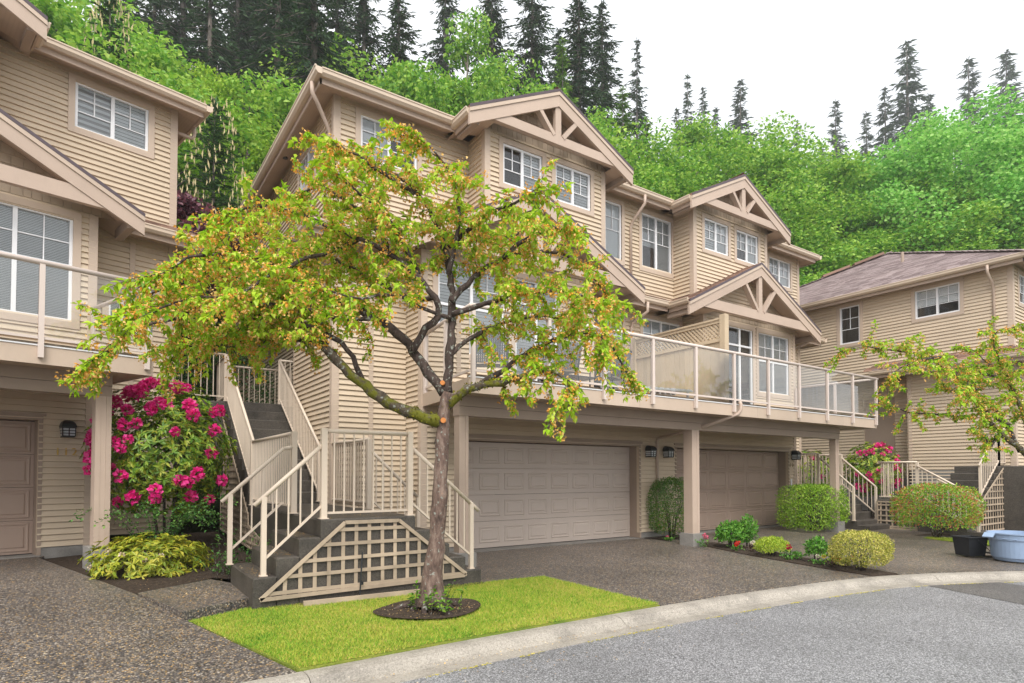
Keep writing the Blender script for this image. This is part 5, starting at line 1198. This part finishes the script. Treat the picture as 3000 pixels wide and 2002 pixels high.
t = shrub('dwarf_rhododendron', 'low yellow green dwarf rhododendron at the edge of the left driveway', 'shrub', (.62, 10.0, .06), (.78, .55, .42), RHO2, 560, (.07, .12), .30, zc=.16, depth=.4, whorl=6, zmin=-.25, lump=.16, seed=8, stems=8, up=.6)
trusses(t, leafmat('faded_flower', [(.2, (.55, .40, .26)), (.8, (.8, .68, .52))], .3), [(-.5, -.2, .42), (-.35, -.35, .36), (.1, -.45, .33), (-.1, -.5, .28), (-.7, -.15, .2)], .04, 18, 5)
t = thing('weed', 'light green bramble sprigs at the foot of the left stair railing', 'plant', (1.62, 9.15, .1)); sprigs(t, 34, 0, 0, .42, .75, ROSE, 'foliage', 9, 0, (.035, .065), 14)
BOXL = leafmat('box_leaf', [(.15, (.025, .10, .012)), (.5, (.075, .22, .02)), (.72, (.16, .33, .03)), (.92, (.36, .17, .06))], .2, .4, .45)
shrub('clipped_bush', 'round clipped dark green bush between the two garage doors', 'shrub', (11.12, 9.62, 0), (.54, .48, .72), BOXL, 9500, (.026, .046), .5, 2.6, .70, .22, seed=21, stems=6)
HEDG = leafmat('laurel_leaf', [(.15, (.07, .20, .012)), (.45, (.19, .40, .02)), (.7, (.34, .55, .04)), (.92, (.50, .64, .10))], .25, .4, .4)
shrub('clipped_hedge', 'bright green square clipped hedge by the taupe garage door', 'hedge', (16.0, 8.95, 0), (.98, .62, .60), HEDG, 9500, (.045, .075), .36, 4.5, .60, .2, seed=22, stems=8, lump=.035)
PHOT = leafmat('photinia_leaf', [(.12, (.05, .17, .012)), (.40, (.16, .40, .02)), (.62, (.34, .55, .04)), (.74, (.48, .54, .06)), (.80, (.60, .14, .06)), (.95, (.70, .24, .13))], .25, .4, .4)
shrub('photinia_bush', 'large rounded bush with red tips before the right house lattice', 'shrub', (16.9, 6.35, -.05), (1.05, .85, .58), PHOT, 9000, (.04, .07), .42, 2.9, .72, .25, seed=23, stems=6, zmin=-.7, lump=.05)
GOLD = leafmat('golden_box_leaf', [(.15, (.045, .10, .012)), (.40, (.16, .22, .02)), (.60, (.42, .42, .05)), (.88, (.68, .60, .17))], .2, .45, .35)
shrub('golden_bush', 'low round yellow variegated bush at the end of the flower bed by the kerb', 'shrub', (10.08, 4.86, -.03), (.51, .40, .285), GOLD, 9500, (.018, .034), .55, 2.7, .33, .25, seed=24, stems=9, zmin=-.75, lump=.05)
GRN = leafmat('garden_leaf', [(.15, (.03, .12, .012)), (.5, (.08, .26, .025)), (.85, (.19, .40, .05))], .25, .45, .35); LIME = leafmat('lime_leaf', [(.15, (.14, .30, .02)), (.5, (.36, .52, .035)), (.85, (.58, .64, .08))], .3)
shrub('leafy_plant', 'dark green leafy plant right of the concrete post footing', 'plant', (10.78, 7.75, -.01), (.34, .28, .27), GRN, 1300, (.05, .09), .5, 2.2, .25, .5, up=.7, seed=31, stems=7, lump=.18, zmin=-.5, group=None)
shrub('leafy_plant', 'pointed leaf plant standing above the dark green bed plant', 'plant', (11.05, 7.55, -.01), (.17, .15, .30), GRN, 420, (.07, .12), .3, 2.0, .33, .6, up=.3, seed=32, stems=4, lump=.2)
shrub('lime_mound', 'bright lime green mounded shrub in the middle of the flower bed', 'plant', (10.42, 6.62, -.015), (.36, .28, .20), LIME, 3200, (.022, .04), .55, 2.0, .14, .4, up=.7, seed=33, stems=7, lump=.1, zmin=-.3)
shrub('leafy_plant', 'small upright green plant left of the golden bush', 'plant', (10.30, 5.70, -.02), (.19, .17, .21), GRN, 520, (.045, .08), .5, 2.0, .20, .5, up=.7, seed=34, stems=5, lump=.15, zmin=-.5)
shrub('leafy_plant', 'tiny green seedling beside the lime green mound', 'plant', (10.33, 6.08, -.02), (.12, .10, .06), GRN, 130, (.035, .06), .5, 2.0, .06, .6, up=.6, seed=35, stems=3)
FC = {c: leafmat(c + '_petal', [(.2, tuple(x * .7 for x in v)), (.8, v)], .25, .6, .2) for c, v in dict(red=(.80, .035, .02), pinkb=(.85, .20, .30), crimson=(.50, .02, .06), cream=(.85, .78, .62), yellow=(.80, .62, .05), white=(.82, .78, .76)).items()}
BRZ = leafmat('bronze_leaf', [(.2, (.04, .025, .02)), (.6, (.10, .06, .04)), (.9, (.16, .10, .06))], .15)
def flower(label, p, col, h=.16, lm=GRN, heads=2, r=.045, seed=1, spread=.08):
    t = thing('flowering_plant', label, 'flower', p, 0, 'small bedding flowers'); rg = random.Random(seed)
    pts = np.array([(rg.gauss(0, spread * .8), rg.gauss(0, spread * .8), rg.uniform(.02, h * .7)) for _ in range(60)]); n = len(pts)
    leaf_object('foliage', lm, t, pts, unit(nrng.normal(size=(n, 3)) + np.array([0, 0, .5])), np.tile(np.array([[0, 0, 1.]]), (n, 1)), nrng.uniform(.03, .06, n), nrng.uniform(.025, .045, n))
    MB().tube([(0, 0, -.02), (.005, 0, h)], .004, 5).build('stem', BARKB, t)
    trusses(t, FC[col], [(rg.gauss(0, spread * .6), rg.gauss(0, spread * .6) - .02, h + rg.uniform(-.03, .03)) for _ in range(heads)], r, 26, seed, 'flower_head')
flower('pink begonia at the foot of the concrete post footing', (10.40, 8.17, -.01), 'pinkb', .22, GRN, 2, .05, 1)
flower('red begonia in front of the dark green bed plant', (10.45, 7.40, -.012), 'red', .14, GRN, 2, .045, 2)
flower('cream begonia right of the dark green bed plant', (10.60, 7.15, -.012), 'cream', .15, BRZ, 2, .035, 3)
flower('crimson flower in front of the lime green mound', (10.14, 6.16, -.015), 'crimson', .20, GRN, 1, .045, 4, .05)
flower('cream flower with bronze leaves beside the small green plant', (10.06, 5.52, -.02), 'cream', .10, GRN, 1, .03, 5)
flower('yellow begonia between the small green plant and the golden bush', (10.22, 5.42, -.02), 'yellow', .13, LIME, 2, .035, 6)
flower('red begonia with dark leaves nearest to the kerb', (10.0, 5.28, -.022), 'red', .13, BRZ, 2, .05, 7)
flower('white begonia behind the red one by the golden bush', (10.28, 5.22, -.02), 'white', .16, LIME, 2, .035, 8)
flower('red begonia touching the golden bush', (10.18, 5.10, -.02), 'red', .17, BRZ, 1, .045, 9)
flower('pink azalea bloom under the clipped bush between garages', (10.62, 9.28, .0), 'pinkb', .10, GRN, 1, .03, 10)
# planting behind the right stairs
rh2 = shrub('rhododendron', 'magenta rhododendron against the siding of the right house', 'shrub', (19.75, 9.15, .05), (.85, .75, .85), RHO, 900, (.08, .13), .34, zc=1.55, depth=.45, whorl=6, zmin=-.9, lump=.14, seed=41, stems=6)
rg_ = random.Random(31); trusses(rh2, PINK, surf(.85, .75, .85, 1.55, [(R(rg_.uniform(170, 330)), R(rg_.uniform(-45, 70))) for _ in range(26)], 5), .10, 34, 6)
rh3 = shrub('rhododendron', 'dark leaved rhododendron with few flowers left of the magenta one', 'shrub', (19.3, 10.9, .3), (1.0, .8, .8), RHO, 700, (.08, .13), .34, zc=1.2, depth=.45, whorl=6, zmin=-.9, lump=.14, seed=42, stems=6)
trusses(rh3, PINK, surf(1.0, .8, .8, 1.2, [(R(225), R(40)), (R(240), R(-5)), (R(250), R(-30))], 5), .09, 30, 7)
DKS = leafmat('laurel_dark', [(.15, (.012, .045, .010)), (.5, (.03, .10, .018)), (.85, (.09, .20, .03))], .2, .35, .5)
for k, (x, y, z, a, b, c) in enumerate(((1.2, 17.2, 2.2, 1.3, 1.0, 1.5), (2.9, 17.6, 2.3, 1.1, 1.0, 1.3), (-.4, 17.0, 2.1, 1.2, 1.0, 1.4))):
    shrub('laurel_bush', ['dark laurel bush straight behind the top of the entry stairs', 'dark laurel bush beside the entry behind the stair railing', 'dark laurel bush behind the railing at the left house corner'][k], 'shrub', (x, y, z), (a, b, c), DKS, 2600, (.07, .12), .42, 2.4, c, .35, seed=50 + k, stems=5, lump=.12, group=None)
# ------------------------------------------------------------------ lawn grass, fallen petals
def in_poly(x, y, poly):
    c = False
    for (x0, y0), (x1, y1) in zip(poly, poly[1:] + poly[:1]):
        if (y0 > y) != (y1 > y) and x < (x1 - x0) * (y - y0) / (y1 - y0) + x0: c = not c
    return c
GRASS = leafmat('grass_blade', [(.12, (.06, .19, .015)), (.38, (.17, .38, .03)), (.56, (.36, .50, .05)), (.76, (.58, .55, .10)), (.95, (.66, .50, .18))], .3, .6, .2)
def grass(label, poly, n, zf, h=(.018, .04), hole=None):
    xs = [p[0] for p in poly]; ys = [p[1] for p in poly]; pts = []
    while len(pts) < n:
        x, y = rng.uniform(min(xs), max(xs)), rng.uniform(min(ys), max(ys))
        if in_poly(x, y, poly) and not (hole and ((x - hole[0]) / hole[2]) ** 2 + ((y - hole[1]) / hole[3]) ** 2 < 1): pts.append((x, y, zf(x, y)))
    P = np.array(pts); D = unit(nrng.normal(size=(n, 3)) * np.array([.55, .55, .2]) + np.array([0, 0, .8])); Ln = nrng.uniform(h[0], h[1], n); S = unit(np.cross(D, nrng.normal(size=(n, 3)))) * (nrng.uniform(.002, .0045, n))[:, None]
    V = np.stack([P - S, P + S, P + D * Ln[:, None]], 1).reshape(-1, 3); F = np.arange(3 * n).reshape(-1, 3)
    tag(link('grass', np_mesh('grass', V, F, GRASS)), label, 'grass', kind='stuff')
lp = [(.78, 7.02), (1.50, 7.36), (2.3, 7.26), (4.42, 7.20), (5.44, 7.15), (5.49, 4.95), (2.6, 4.955), (1.33, 4.915)]
grass('short yellow green mossy grass of the front lawn', lp, 95000, lambda x, y: -.02 + .012 * (y - 6) / 1.2, hole=(3.08, 6.12, .58, .46))
grass('strip of short grass by the black bin', [(16.5, 6.5), (17.0, 6.5), (17.15, 5.6), (16.6, 4.25), (15.95, 3.95), (16.2, 5.4)], 12000, lambda x, y: -.06, (.03, .06))
PET = leafmat('fallen_petal', [(.2, (.42, .20, .05)), (.5, (.65, .40, .13)), (.85, (.80, .62, .36))], .1, .8, .1)
def petals():
    pts = []
    def sc_(n, cx, cy, sx, sy, zf, ok=lambda x, y: True):
        k = 0
        while k < n:
            x, y = rng.gauss(cx, sx), rng.gauss(cy, sy); k += 1
            if ok(x, y): pts.append((x, y, zf(x, y) + .004))
    sc_(1700, .3, 6.4, .75, 1.2, lambda x, y: dz(y), lambda x, y: 5.0 < y < 9 and x < .72 + (7.07 - y) * .28 and x > -3 and y > 4.95)
    sc_(500, -1.2, 6.8, 1.2, 1.2, lambda x, y: dz(y), lambda x, y: 5.0 < y < 10 and x < .3)
    sc_(500, 1.0, 8.0, .3, .45, lambda x, y: .086, lambda x, y: .5 < x < 1.4 and 7.35 < y < 8.7)
    sc_(420, 3.1, 6.1, .3, .25, lambda x, y: .012, lambda x, y: ((x - 3.08) / .58) ** 2 + ((y - 6.12) / .46) ** 2 < 1)
    sc_(500, 2.7, 7.12, .8, .06, lambda x, y: .008, lambda x, y: 7.04 < y < 7.18 and 1.6 < x < 4.3)
    sc_(300, 2.6, 4.70, 1.4, .10, lambda x, y: -.12, lambda x, y: 4.52 < y < 4.74)
    sc_(160, 3.2, 4.3, 1.8, .2, lambda x, y: -.139, lambda x, y: y < 4.4)
    for k in range(3): sc_(160, 2.18 - .25 * (k + .5), 7.75, .07, .35, lambda x, y, k=k: ZL - .208 * (k + 1), lambda x, y, k=k: 2.18 - .25 * (k + 1) + .02 < x < 2.18 - .25 * k - .01 and 7.24 < y < 8.5)
    sc_(240, 2.8, 7.9, .4, .5, lambda x, y: ZL, lambda x, y: 2.22 < x < 3.36 and 7.24 < y < 11)
    sc_(260, .9, 9.6, .6, .5, lambda x, y: .085, lambda x, y: x > .15)
    sc_(220, 4.6, 8.6, .3, .5, lambda x, y: -.008, lambda x, y: x > 4.42 and y > 7.2)
    sc_(260, 14.5, 4.2, 1.0, .7, lambda x, y: -.045, lambda x, y: 2.9 < y and x > 12.5)
    P = np.array(pts); n = len(P); D = unit(nrng.normal(size=(n, 3)) * np.array([1, 1, .15])); L_ = nrng.uniform(.008, .020, n)
    V, F = leaf_arrays(P, D, np.tile(np.array([[0, 0, 1.]]), (n, 1)), L_, L_ * .75, .1, 0); tag(link('fallen_petals', np_mesh('fallen_petals', V, F, PET)), 'orange fallen blossom petals scattered on driveway, steps and mulch', 'petals', kind='stuff')
petals()
# ------------------------------------------------------------------ small things
t = thing('garden_stake', 'thin black iron stake leaning on the stair lattice', 'stake', (2.62, 7.10, 0)); MB().tube([(0, 0, -.05), (.03, .02, .35), (.05, .04, .55)], .009, 8).build('rod', BLACK, t); MB().box(.02, .05, 0, .03, .16, .20).build('clamp', BLACK, t)
t = thing('timber_edging', 'weathered timber edging board below the stair lattice', 'edging', (0, 0, 0)); MB().bar((1.95, 7.07, .02), (3.55, 7.0, .015), .05, .06).build('board', LATT, t); MB().box(3.56, 3.62, 6.97, 7.03, -.05, .03).build('peg', LATT, t)
BIN = plain('bin_plastic', (.022, .024, .028), .45); TUB = paint('tub_plastic', (.30, .40, .56), .5, .08, 0, .3, .2, 3)
t = thing('recycling_bin', 'small black bin with its lid flopped open on the right driveway', 'bin', (13.75, 4.62, -.045), R(-25))
b = MB(); w0, w1 = .17, .21; dd = .15
V = [(-w0, -dd, 0), (w0, -dd, 0), (w0, dd, 0), (-w0, dd, 0), (-w1, -dd - .03, .36), (w1, -dd - .03, .36), (w1, dd + .03, .36), (-w1, dd + .03, .36), (-w1 + .015, -dd - .015, .36), (w1 - .015, -dd - .015, .36), (w1 - .015, dd + .015, .36), (-w1 + .015, dd + .015, .36), (-w0 + .02, -dd + .02, .03), (w0 - .02, -dd + .02, .03), (w0 - .02, dd - .02, .03), (-w0 + .02, dd - .02, .03)]
b.add(V, [(0, 3, 2, 1)] + [(i, (i + 1) % 4, 4 + (i + 1) % 4, 4 + i) for i in range(4)] + [(4 + i, 4 + (i + 1) % 4, 8 + (i + 1) % 4, 8 + i) for i in range(4)] + [(8 + i, 8 + (i + 1) % 4, 12 + (i + 1) % 4, 12 + i) for i in range(4)] + [(12, 13, 14, 15)]).build('body', BIN, t)
MB().tube([(-w1 - .012, -dd - .04, .35), (w1 + .012, -dd - .04, .35), (w1 + .012, dd + .04, .35), (-w1 - .012, dd + .04, .35), (-w1 - .012, -dd - .04, .35)], .014, 6).build('rim', BIN, t)
MB().add([(.20, -.17, .05), (.60, -.17, .015), (.60, .17, .015), (.20, .17, .05), (.20, -.17, .075), (.60, -.17, .04), (.60, .17, .04), (.20, .17, .075)], BOXF).build('lid', BIN, t)
MB().tube([(-.02, -.20, .30), (.14, -.215, .16), (.24, -.20, .09)], .008, 6).build('handle', BIN, t)
for x in (-.12, -.05): MB().box(x, x + .015, -.163, -.15, .08, .2).build('rib', BIN, t)
t = thing('plastic_tub', 'large round blue grey plastic tub at the right edge on the driveway', 'tub', (13.75, 3.88, -.05))
def lathe(prof, seg=40):
    n = len(prof); V = [(r_ * math.cos(2 * math.pi * k / seg), r_ * math.sin(2 * math.pi * k / seg), z) for r_, z in prof for k in range(seg)]
    F = [(i * seg + k, i * seg + (k + 1) % seg, (i + 1) * seg + (k + 1) % seg, (i + 1) * seg + k) for i in range(n - 1) for k in range(seg)] + [tuple(range(seg))[::-1]]
    return MB().add(V, F)
lathe([(.36, .0), (.375, .03), (.43, .37), (.445, .375), (.455, .46), (.47, .475), (.47, .495), (.44, .495), (.40, .06), (.001, .05)]).build('body', TUB, t, False)
MB().bar((-.40, .30, .49), (-.52, .30, .42), .16, .02).build('grip', TUB, t)
MB().tube([(-.44, -.1, .40), (-.44, .1, .40)], .01, 6).build('handle', TUB, t)

# ------------------------------------------------------------------ the wooded hillside
def decid_mesh(name, mat, seed, n=11000, R_=3.0, Hh=10.0, base=.18, size=(.16, .28), clumps=60, airy=.0, wid=.62):
    rg = np.random.default_rng(seed); C_ = []
    while len(C_) < clumps:
        d = unit(rg.normal(size=(1, 3)))[0]; q = rg.random() ** .45; z = .5 + .5 * d[2] * q; prof = math.sin(math.pi * min(1, max(.02, (z * .92 + .06)))) ** .6
        C_.append((d[0] * q * R_ * prof, d[1] * q * R_ * prof, Hh * (base + (1 - base) * z * .96)))
    C_ = np.array(C_); rad = rg.uniform(.55, 1.25, clumps) * R_ * .26; idx = rg.integers(0, clumps, n); d = unit(rg.normal(size=(n, 3)) + np.array([0, 0, .35])); f = rg.random(n) ** .5
    P = C_[idx] + d * (rad[idx] * f)[:, None] * np.array([1, 1, .72])
    D = unit(d * .6 + rg.normal(size=(n, 3)) * .7 + np.array([0, 0, -.25])); Nn = unit(d + rg.normal(size=(n, 3)) * .45 + np.array([0, 0, .5])); L_ = rg.uniform(*size, n)
    V, F = leaf_arrays(P, D, Nn, L_, L_ * wid, .2, .1); return np_mesh(name, V, F, mat), C_
def limb_mesh(name, C_, Hh, mat, r0, seed, base=.1):
    rg = random.Random(seed); mb = MB(); mb.tube([(0, 0, -1), (.1, 0, Hh * .3), (-.05, .1, Hh * .62), (0, 0, Hh * .95)], [r0, r0 * .75, r0 * .4, r0 * .08], 7)
    for c in C_[::2]:
        z = max(Hh * base, c[2] - (abs(c[0]) + abs(c[1])) * .55 - .3); mb.tube([(0, 0, z), (c[0] * .45, c[1] * .45, z + (c[2] - z) * .6), tuple(c)], [r0 * .28, r0 * .18, r0 * .05], 4, False)
    return mb.mesh(name, mat, True)
def conifer_mesh(name, mat, seed, Hh=24.0, Rm=3.2, base=.12, whorls=70, per=6, spr=13, droop=.35, size=(.28, .5), wid=.26, ragged=.35, hang=.5, power=.8):
    rg = np.random.default_rng(seed); P, D, L_ = [], [], []; br = []
    for w_ in range(whorls):
        t_ = (w_ + rg.random()) / whorls; z = Hh * (base + (1 - base) * t_); r_ = Rm * (1 - t_) ** power * (1 - ragged * rg.random()) + .12
        if t_ < .08: r_ *= .6 + .4 * t_ / .08
        for k in range(per):
            a = rg.random() * 6.283; rr_ = r_ * rg.uniform(.6, 1.1); dx, dy = math.cos(a), math.sin(a); m_ = max(3, int(spr * rr_ / Rm + 3)); up0 = .25 * (t_ - .3)
            br.append(((0, 0, z), (dx * rr_, dy * rr_, z + rr_ * (up0 - droop * .8))))
            for s in range(m_):
                q = (s + rg.random()) / m_; x = q * rr_; zz = z + x * up0 - droop * rr_ * q * q * .8
                for sg in (-1, 1):
                    la = a + sg * rg.uniform(.5, 1.3); P.append((dx * x, dy * x, zz)); D.append((math.cos(la) * .8 + dx * .5, math.sin(la) * .8 + dy * .5, -hang * rg.random() - .05)); L_.append(rg.uniform(*size) * (1.15 - .45 * q) * (.55 + .45 * min(1, rr_ / 1.2)))
                if q > .8: P.append((dx * x, dy * x, zz)); D.append((dx, dy, -.15 * rg.random())); L_.append(rg.uniform(*size))
    for s in range(14): P.append((0, 0, Hh * (.97 + .03 * s / 14))); D.append(tuple(rg.normal(size=3) * .4 + np.array([0, 0, .8]))); L_.append(.3)
    P, D, L_ = np.array(P), np.array(D), np.array(L_); n = len(P); Nn = unit(rg.normal(size=(n, 3)) * .5 + np.array([0, 0, 1.])); V, F = leaf_arrays(P, D, Nn, L_, L_ * wid, .15, .15)
    return np_mesh(name, V, F, mat), br
def conifer_wood(name, Hh, r0, br, mat, step=2):
    mb = MB(); mb.tube([(0, 0, -1), (.04, .03, Hh * .35), (-.03, .02, Hh * .7), (0, 0, Hh)], [r0, r0 * .72, r0 * .38, .015], 9)
    for a, b in br[::step]: mb.tube([a, b], [r0 * .09, .008], 3, False)
    return mb.mesh(name, mat, True)
GD = [(.12, (.04, .14, .012)), (.38, (.11, .30, .025)), (.60, (.24, .46, .04)), (.85, (.42, .60, .09))]
LD1 = leafmat('alder_leaf', GD, .4); LD2 = leafmat('birch_leaf', [(.12, (.09, .22, .012)), (.4, (.20, .40, .02)), (.62, (.34, .54, .03)), (.88, (.48, .62, .07))], .42)
LM = leafmat('maple_leaf', [(.12, (.06, .22, .025)), (.4, (.14, .42, .05)), (.65, (.27, .58, .09)), (.88, (.42, .68, .18))], .42)
CF = leafmat('fir_needle', [(.12, (.010, .026, .012)), (.45, (.022, .055, .022)), (.7, (.045, .092, .035)), (.92, (.08, .14, .05))], .15, .6, .2)
CG = leafmat('young_conifer_needle', [(.12, (.04, .10, .018)), (.45, (.10, .22, .03)), (.75, (.20, .34, .05)), (.92, (.32, .44, .09))], .25, .6, .2)
CP = leafmat('pine_needle', [(.12, (.018, .050, .016)), (.45, (.04, .105, .03)), (.75, (.08, .17, .05)), (.92, (.13, .22, .08))], .2, .6, .2)
LPU = leafmat('purple_maple_leaf', [(.12, (.045, .018, .028)), (.45, (.115, .045, .065)), (.7, (.21, .085, .11)), (.92, (.32, .10, .12))], .3)
PROTO = {}
for key, mat, seeds, kw in (('D', LD1, (1, 2, 3), dict(n=30000, size=(.085, .15), clumps=85)), ('B', LD2, (4, 5), dict(n=20000, R_=2.4, clumps=70, size=(.075, .13))), ('M', LM, (6, 7), dict(n=42000, R_=3.5, size=(.075, .125), clumps=110, wid=.9))):
    PROTO[key] = []
    for s in seeds:
        me, C_ = decid_mesh('crown', mat, s, **kw); PROTO[key].append((me, limb_mesh('trunk', C_, 10.0, BARKC if key != 'B' else BARKB, .16, s), 10.0))
for key, mat, seeds, kw, wood in (('F', CF, (11, 12), dict(Hh=24, Rm=4.3, base=.25, whorls=85, per=7, spr=15, droop=.35, ragged=.45, hang=.9), .38), ('S', CF, (13, 14), dict(Hh=24, Rm=2.6, base=.52, whorls=46, per=6, droop=.6, ragged=.6, hang=1.2), .36),
                                  ('H', CF, (15, 16, 17), dict(Hh=24, Rm=4.8, base=.06, whorls=72, per=6, spr=12, droop=.28, ragged=.4, size=(.4, .75), power=.95), .32), ('G', CG, (18,), dict(Hh=24, Rm=4.2, base=.04, whorls=85, per=7, droop=.1, ragged=.45, size=(.35, .6), power=.85), .25),
                                  ('P', CP, (19, 20), dict(Hh=12, Rm=2.7, base=.04, whorls=60, per=8, spr=16, droop=.02, ragged=.35, size=(.16, .30), wid=.35, hang=-.5, power=.6), .14)):
    PROTO[key] = []
    for s in seeds:
        me, br = conifer_mesh('crown', mat, s, **kw); PROTO[key].append((me, conifer_wood('trunk', kw['Hh'], wood, br, BARKC), kw['Hh']))
LAB = dict(D=('leafy green deciduous tree in the bright wood on the hillside', 'tree', 'deciduous trees on the hillside'), B=('yellow green birch like tree on the hillside behind the gap between houses', 'tree', 'young birches on the hillside'),
           M=('big bright green maple rising above the right house roof', 'tree', 'maples behind the right house'), F=('tall dark fir with drooping boughs on the hillside behind the houses', 'tree', 'dark firs on the hillside'),
           S=('very tall conifer with a bare lower trunk behind the houses', 'tree', 'tall bare trunked conifers'), H=('misty grey green conifer on the far hillside against the sky', 'tree', 'misty conifers on the far hill'),
           G=('light green young conifer behind the duplex gables', 'tree', 'young conifers behind the duplex'), P=('dark pine with pale candle shoots', 'tree', 'pines behind the left house'))
ct = {}; HMAX = [q for q in TREES if q[0] == 'H'][8][4]
for (key, u, v, z, h, wd) in TREES:
    i = ct.get(key, 0); ct[key] = i + 1; cm, wm, H0 = PROTO[key][i % len(PROTO[key])]; lab, cat, grp = LAB[key]
    nm = {'D': 'deciduous_tree', 'B': 'birch_tree', 'M': 'maple_tree', 'P': 'pine_tree'}.get(key, 'conifer_tree')
    if key == 'P': lab = ('dark pine with pale candle shoots above the left house eave' if i == 0 else 'dark pine with pale candle shoots in the gap between the houses')
    if key == 'H' and abs(h - HMAX) < .05: lab = 'tallest misty conifer on the far hillside against the sky'
    if key == 'H' and i == 0: lab = 'thin ragged conifer top above the middle of the duplex roof'
    if key == 'M': lab = ('left of the three big bright maples above the right house roof', 'tallest of the three big bright maples above the right house roof', 'rightmost of the three big bright maples above the right house roof')[i]
    if key == 'G': lab = ('light green young conifer above the first upper gable', 'light green young conifer right of the first upper gable', 'light green young conifer between the two upper gables')[i]
    if key == 'S': lab = ('bare trunked tall conifer furthest left, behind the gap between houses', 'bare trunked tall conifer with pale trunk in the gap between houses', 'bare trunked tall conifer just left of the duplex roof corner', 'bare trunked tall conifer far behind the duplex roof')[i]
    t = thing(nm, lab, cat, (u, v, z), rng.uniform(0, 6.28), grp); sr = h / H0
    rs = {'D': 1.25, 'B': 1.0, 'M': 1.35}.get(key, 1.0) * wd; sxy = (sr * .55 + .45 * (1.7 if key in 'DBM' else 1.15)) * rs if key in 'DBM' else wd * sr * (1.15 if key == 'H' else 1.0) if key != 'P' else wd * (sr * .4 + .6)
    t.scale = (sxy, sxy, sr)
    link('crown', cm, t); link('trunk', wm, t)
    if key == 'P':
        r2 = np.random.default_rng(70 + i); n = 620; zz = r2.uniform(.10, .98, n) * H0; rr_ = 2.7 * (1 - (zz / H0 - .04).clip(0, 1)) ** .6 * r2.uniform(.55, .98, n); a = r2.uniform(0, 6.283, n)
        P = np.stack([rr_ * np.cos(a), rr_ * np.sin(a), zz + .05], 1); V, F = leaf_arrays(P, np.tile(np.array([[0, 0, 1.]]), (n, 1)) + r2.normal(size=(n, 3)) * .12, r2.normal(size=(n, 3)), r2.uniform(.16, .34, n), np.full(n, .06), .6, 0)
        o = link('candle_shoots', np_mesh('candle_shoots', V, F, plain('pine_candle', (.50, .42, .22), .8)), t); o['kind'] = 'stuff'
t = thing('japanese_maple', 'purple leaved maple in the gap beside the left house corner', 'tree', (2.35, 19.6, 2.3)); me, C_ = decid_mesh('crown', LPU, 33, n=6500, R_=1.5, Hh=7.4, base=.5, size=(.12, .22), clumps=40, wid=.5)
link('crown', me, t); link('trunk', limb_mesh('trunk', C_, 6.6, BARKB, .09, 4), t)
t.scale = (1.15, 1.15, 1.0)
# undergrowth that closes the wood low down
def understory():
    n = 26000; rg = np.random.default_rng(91); d_ = rg.uniform(24, 70, n); lat = rg.uniform(-.95, 1.05, n); u = d_ * (.5643 + lat * .8256); v = d_ * (.8256 - lat * .5643)
    ok = (v > 23.5) | (u > 34); u, v = u[ok], v[ok]; n = len(u); g = np.array([hill(a, b) for a, b in zip(u, v)]); P = np.stack([u, v, g - .3 + rg.random(n) ** 2 * 3.2], 1)
    L_ = rg.uniform(.3, .6, n); V, F = leaf_arrays(P, rdir(n), unit(rg.normal(size=(n, 3)) + np.array([0, 0, .8])), L_, L_ * .7, .2, .1)
    tag(link('undergrowth', np_mesh('undergrowth', V, F, LD1)), 'dense green undergrowth covering the hillside floor', 'undergrowth', kind='stuff')
understory()

# ------------------------------------------------------------------ rain haze
def haze():
    m = bpy.data.materials.new('rain_haze'); m.use_nodes = True; t = m.node_tree; t.nodes.clear(); o = t.nodes.new('ShaderNodeOutputMaterial'); p = t.nodes.new('ShaderNodeVolumePrincipled')
    p.inputs['Color'].default_value = (.93, .95, .97, 1); p.inputs['Density'].default_value = HAZE; p.inputs['Anisotropy'].default_value = .2; t.links.new(p.outputs[0], o.inputs['Volume'])
    tag(MB().box(-110, 320, -90, 320, -2.5, 190).build('haze', m), 'pale rain haze hanging over the whole place', 'haze', kind='stuff')
HAZE = 0.0007
haze()
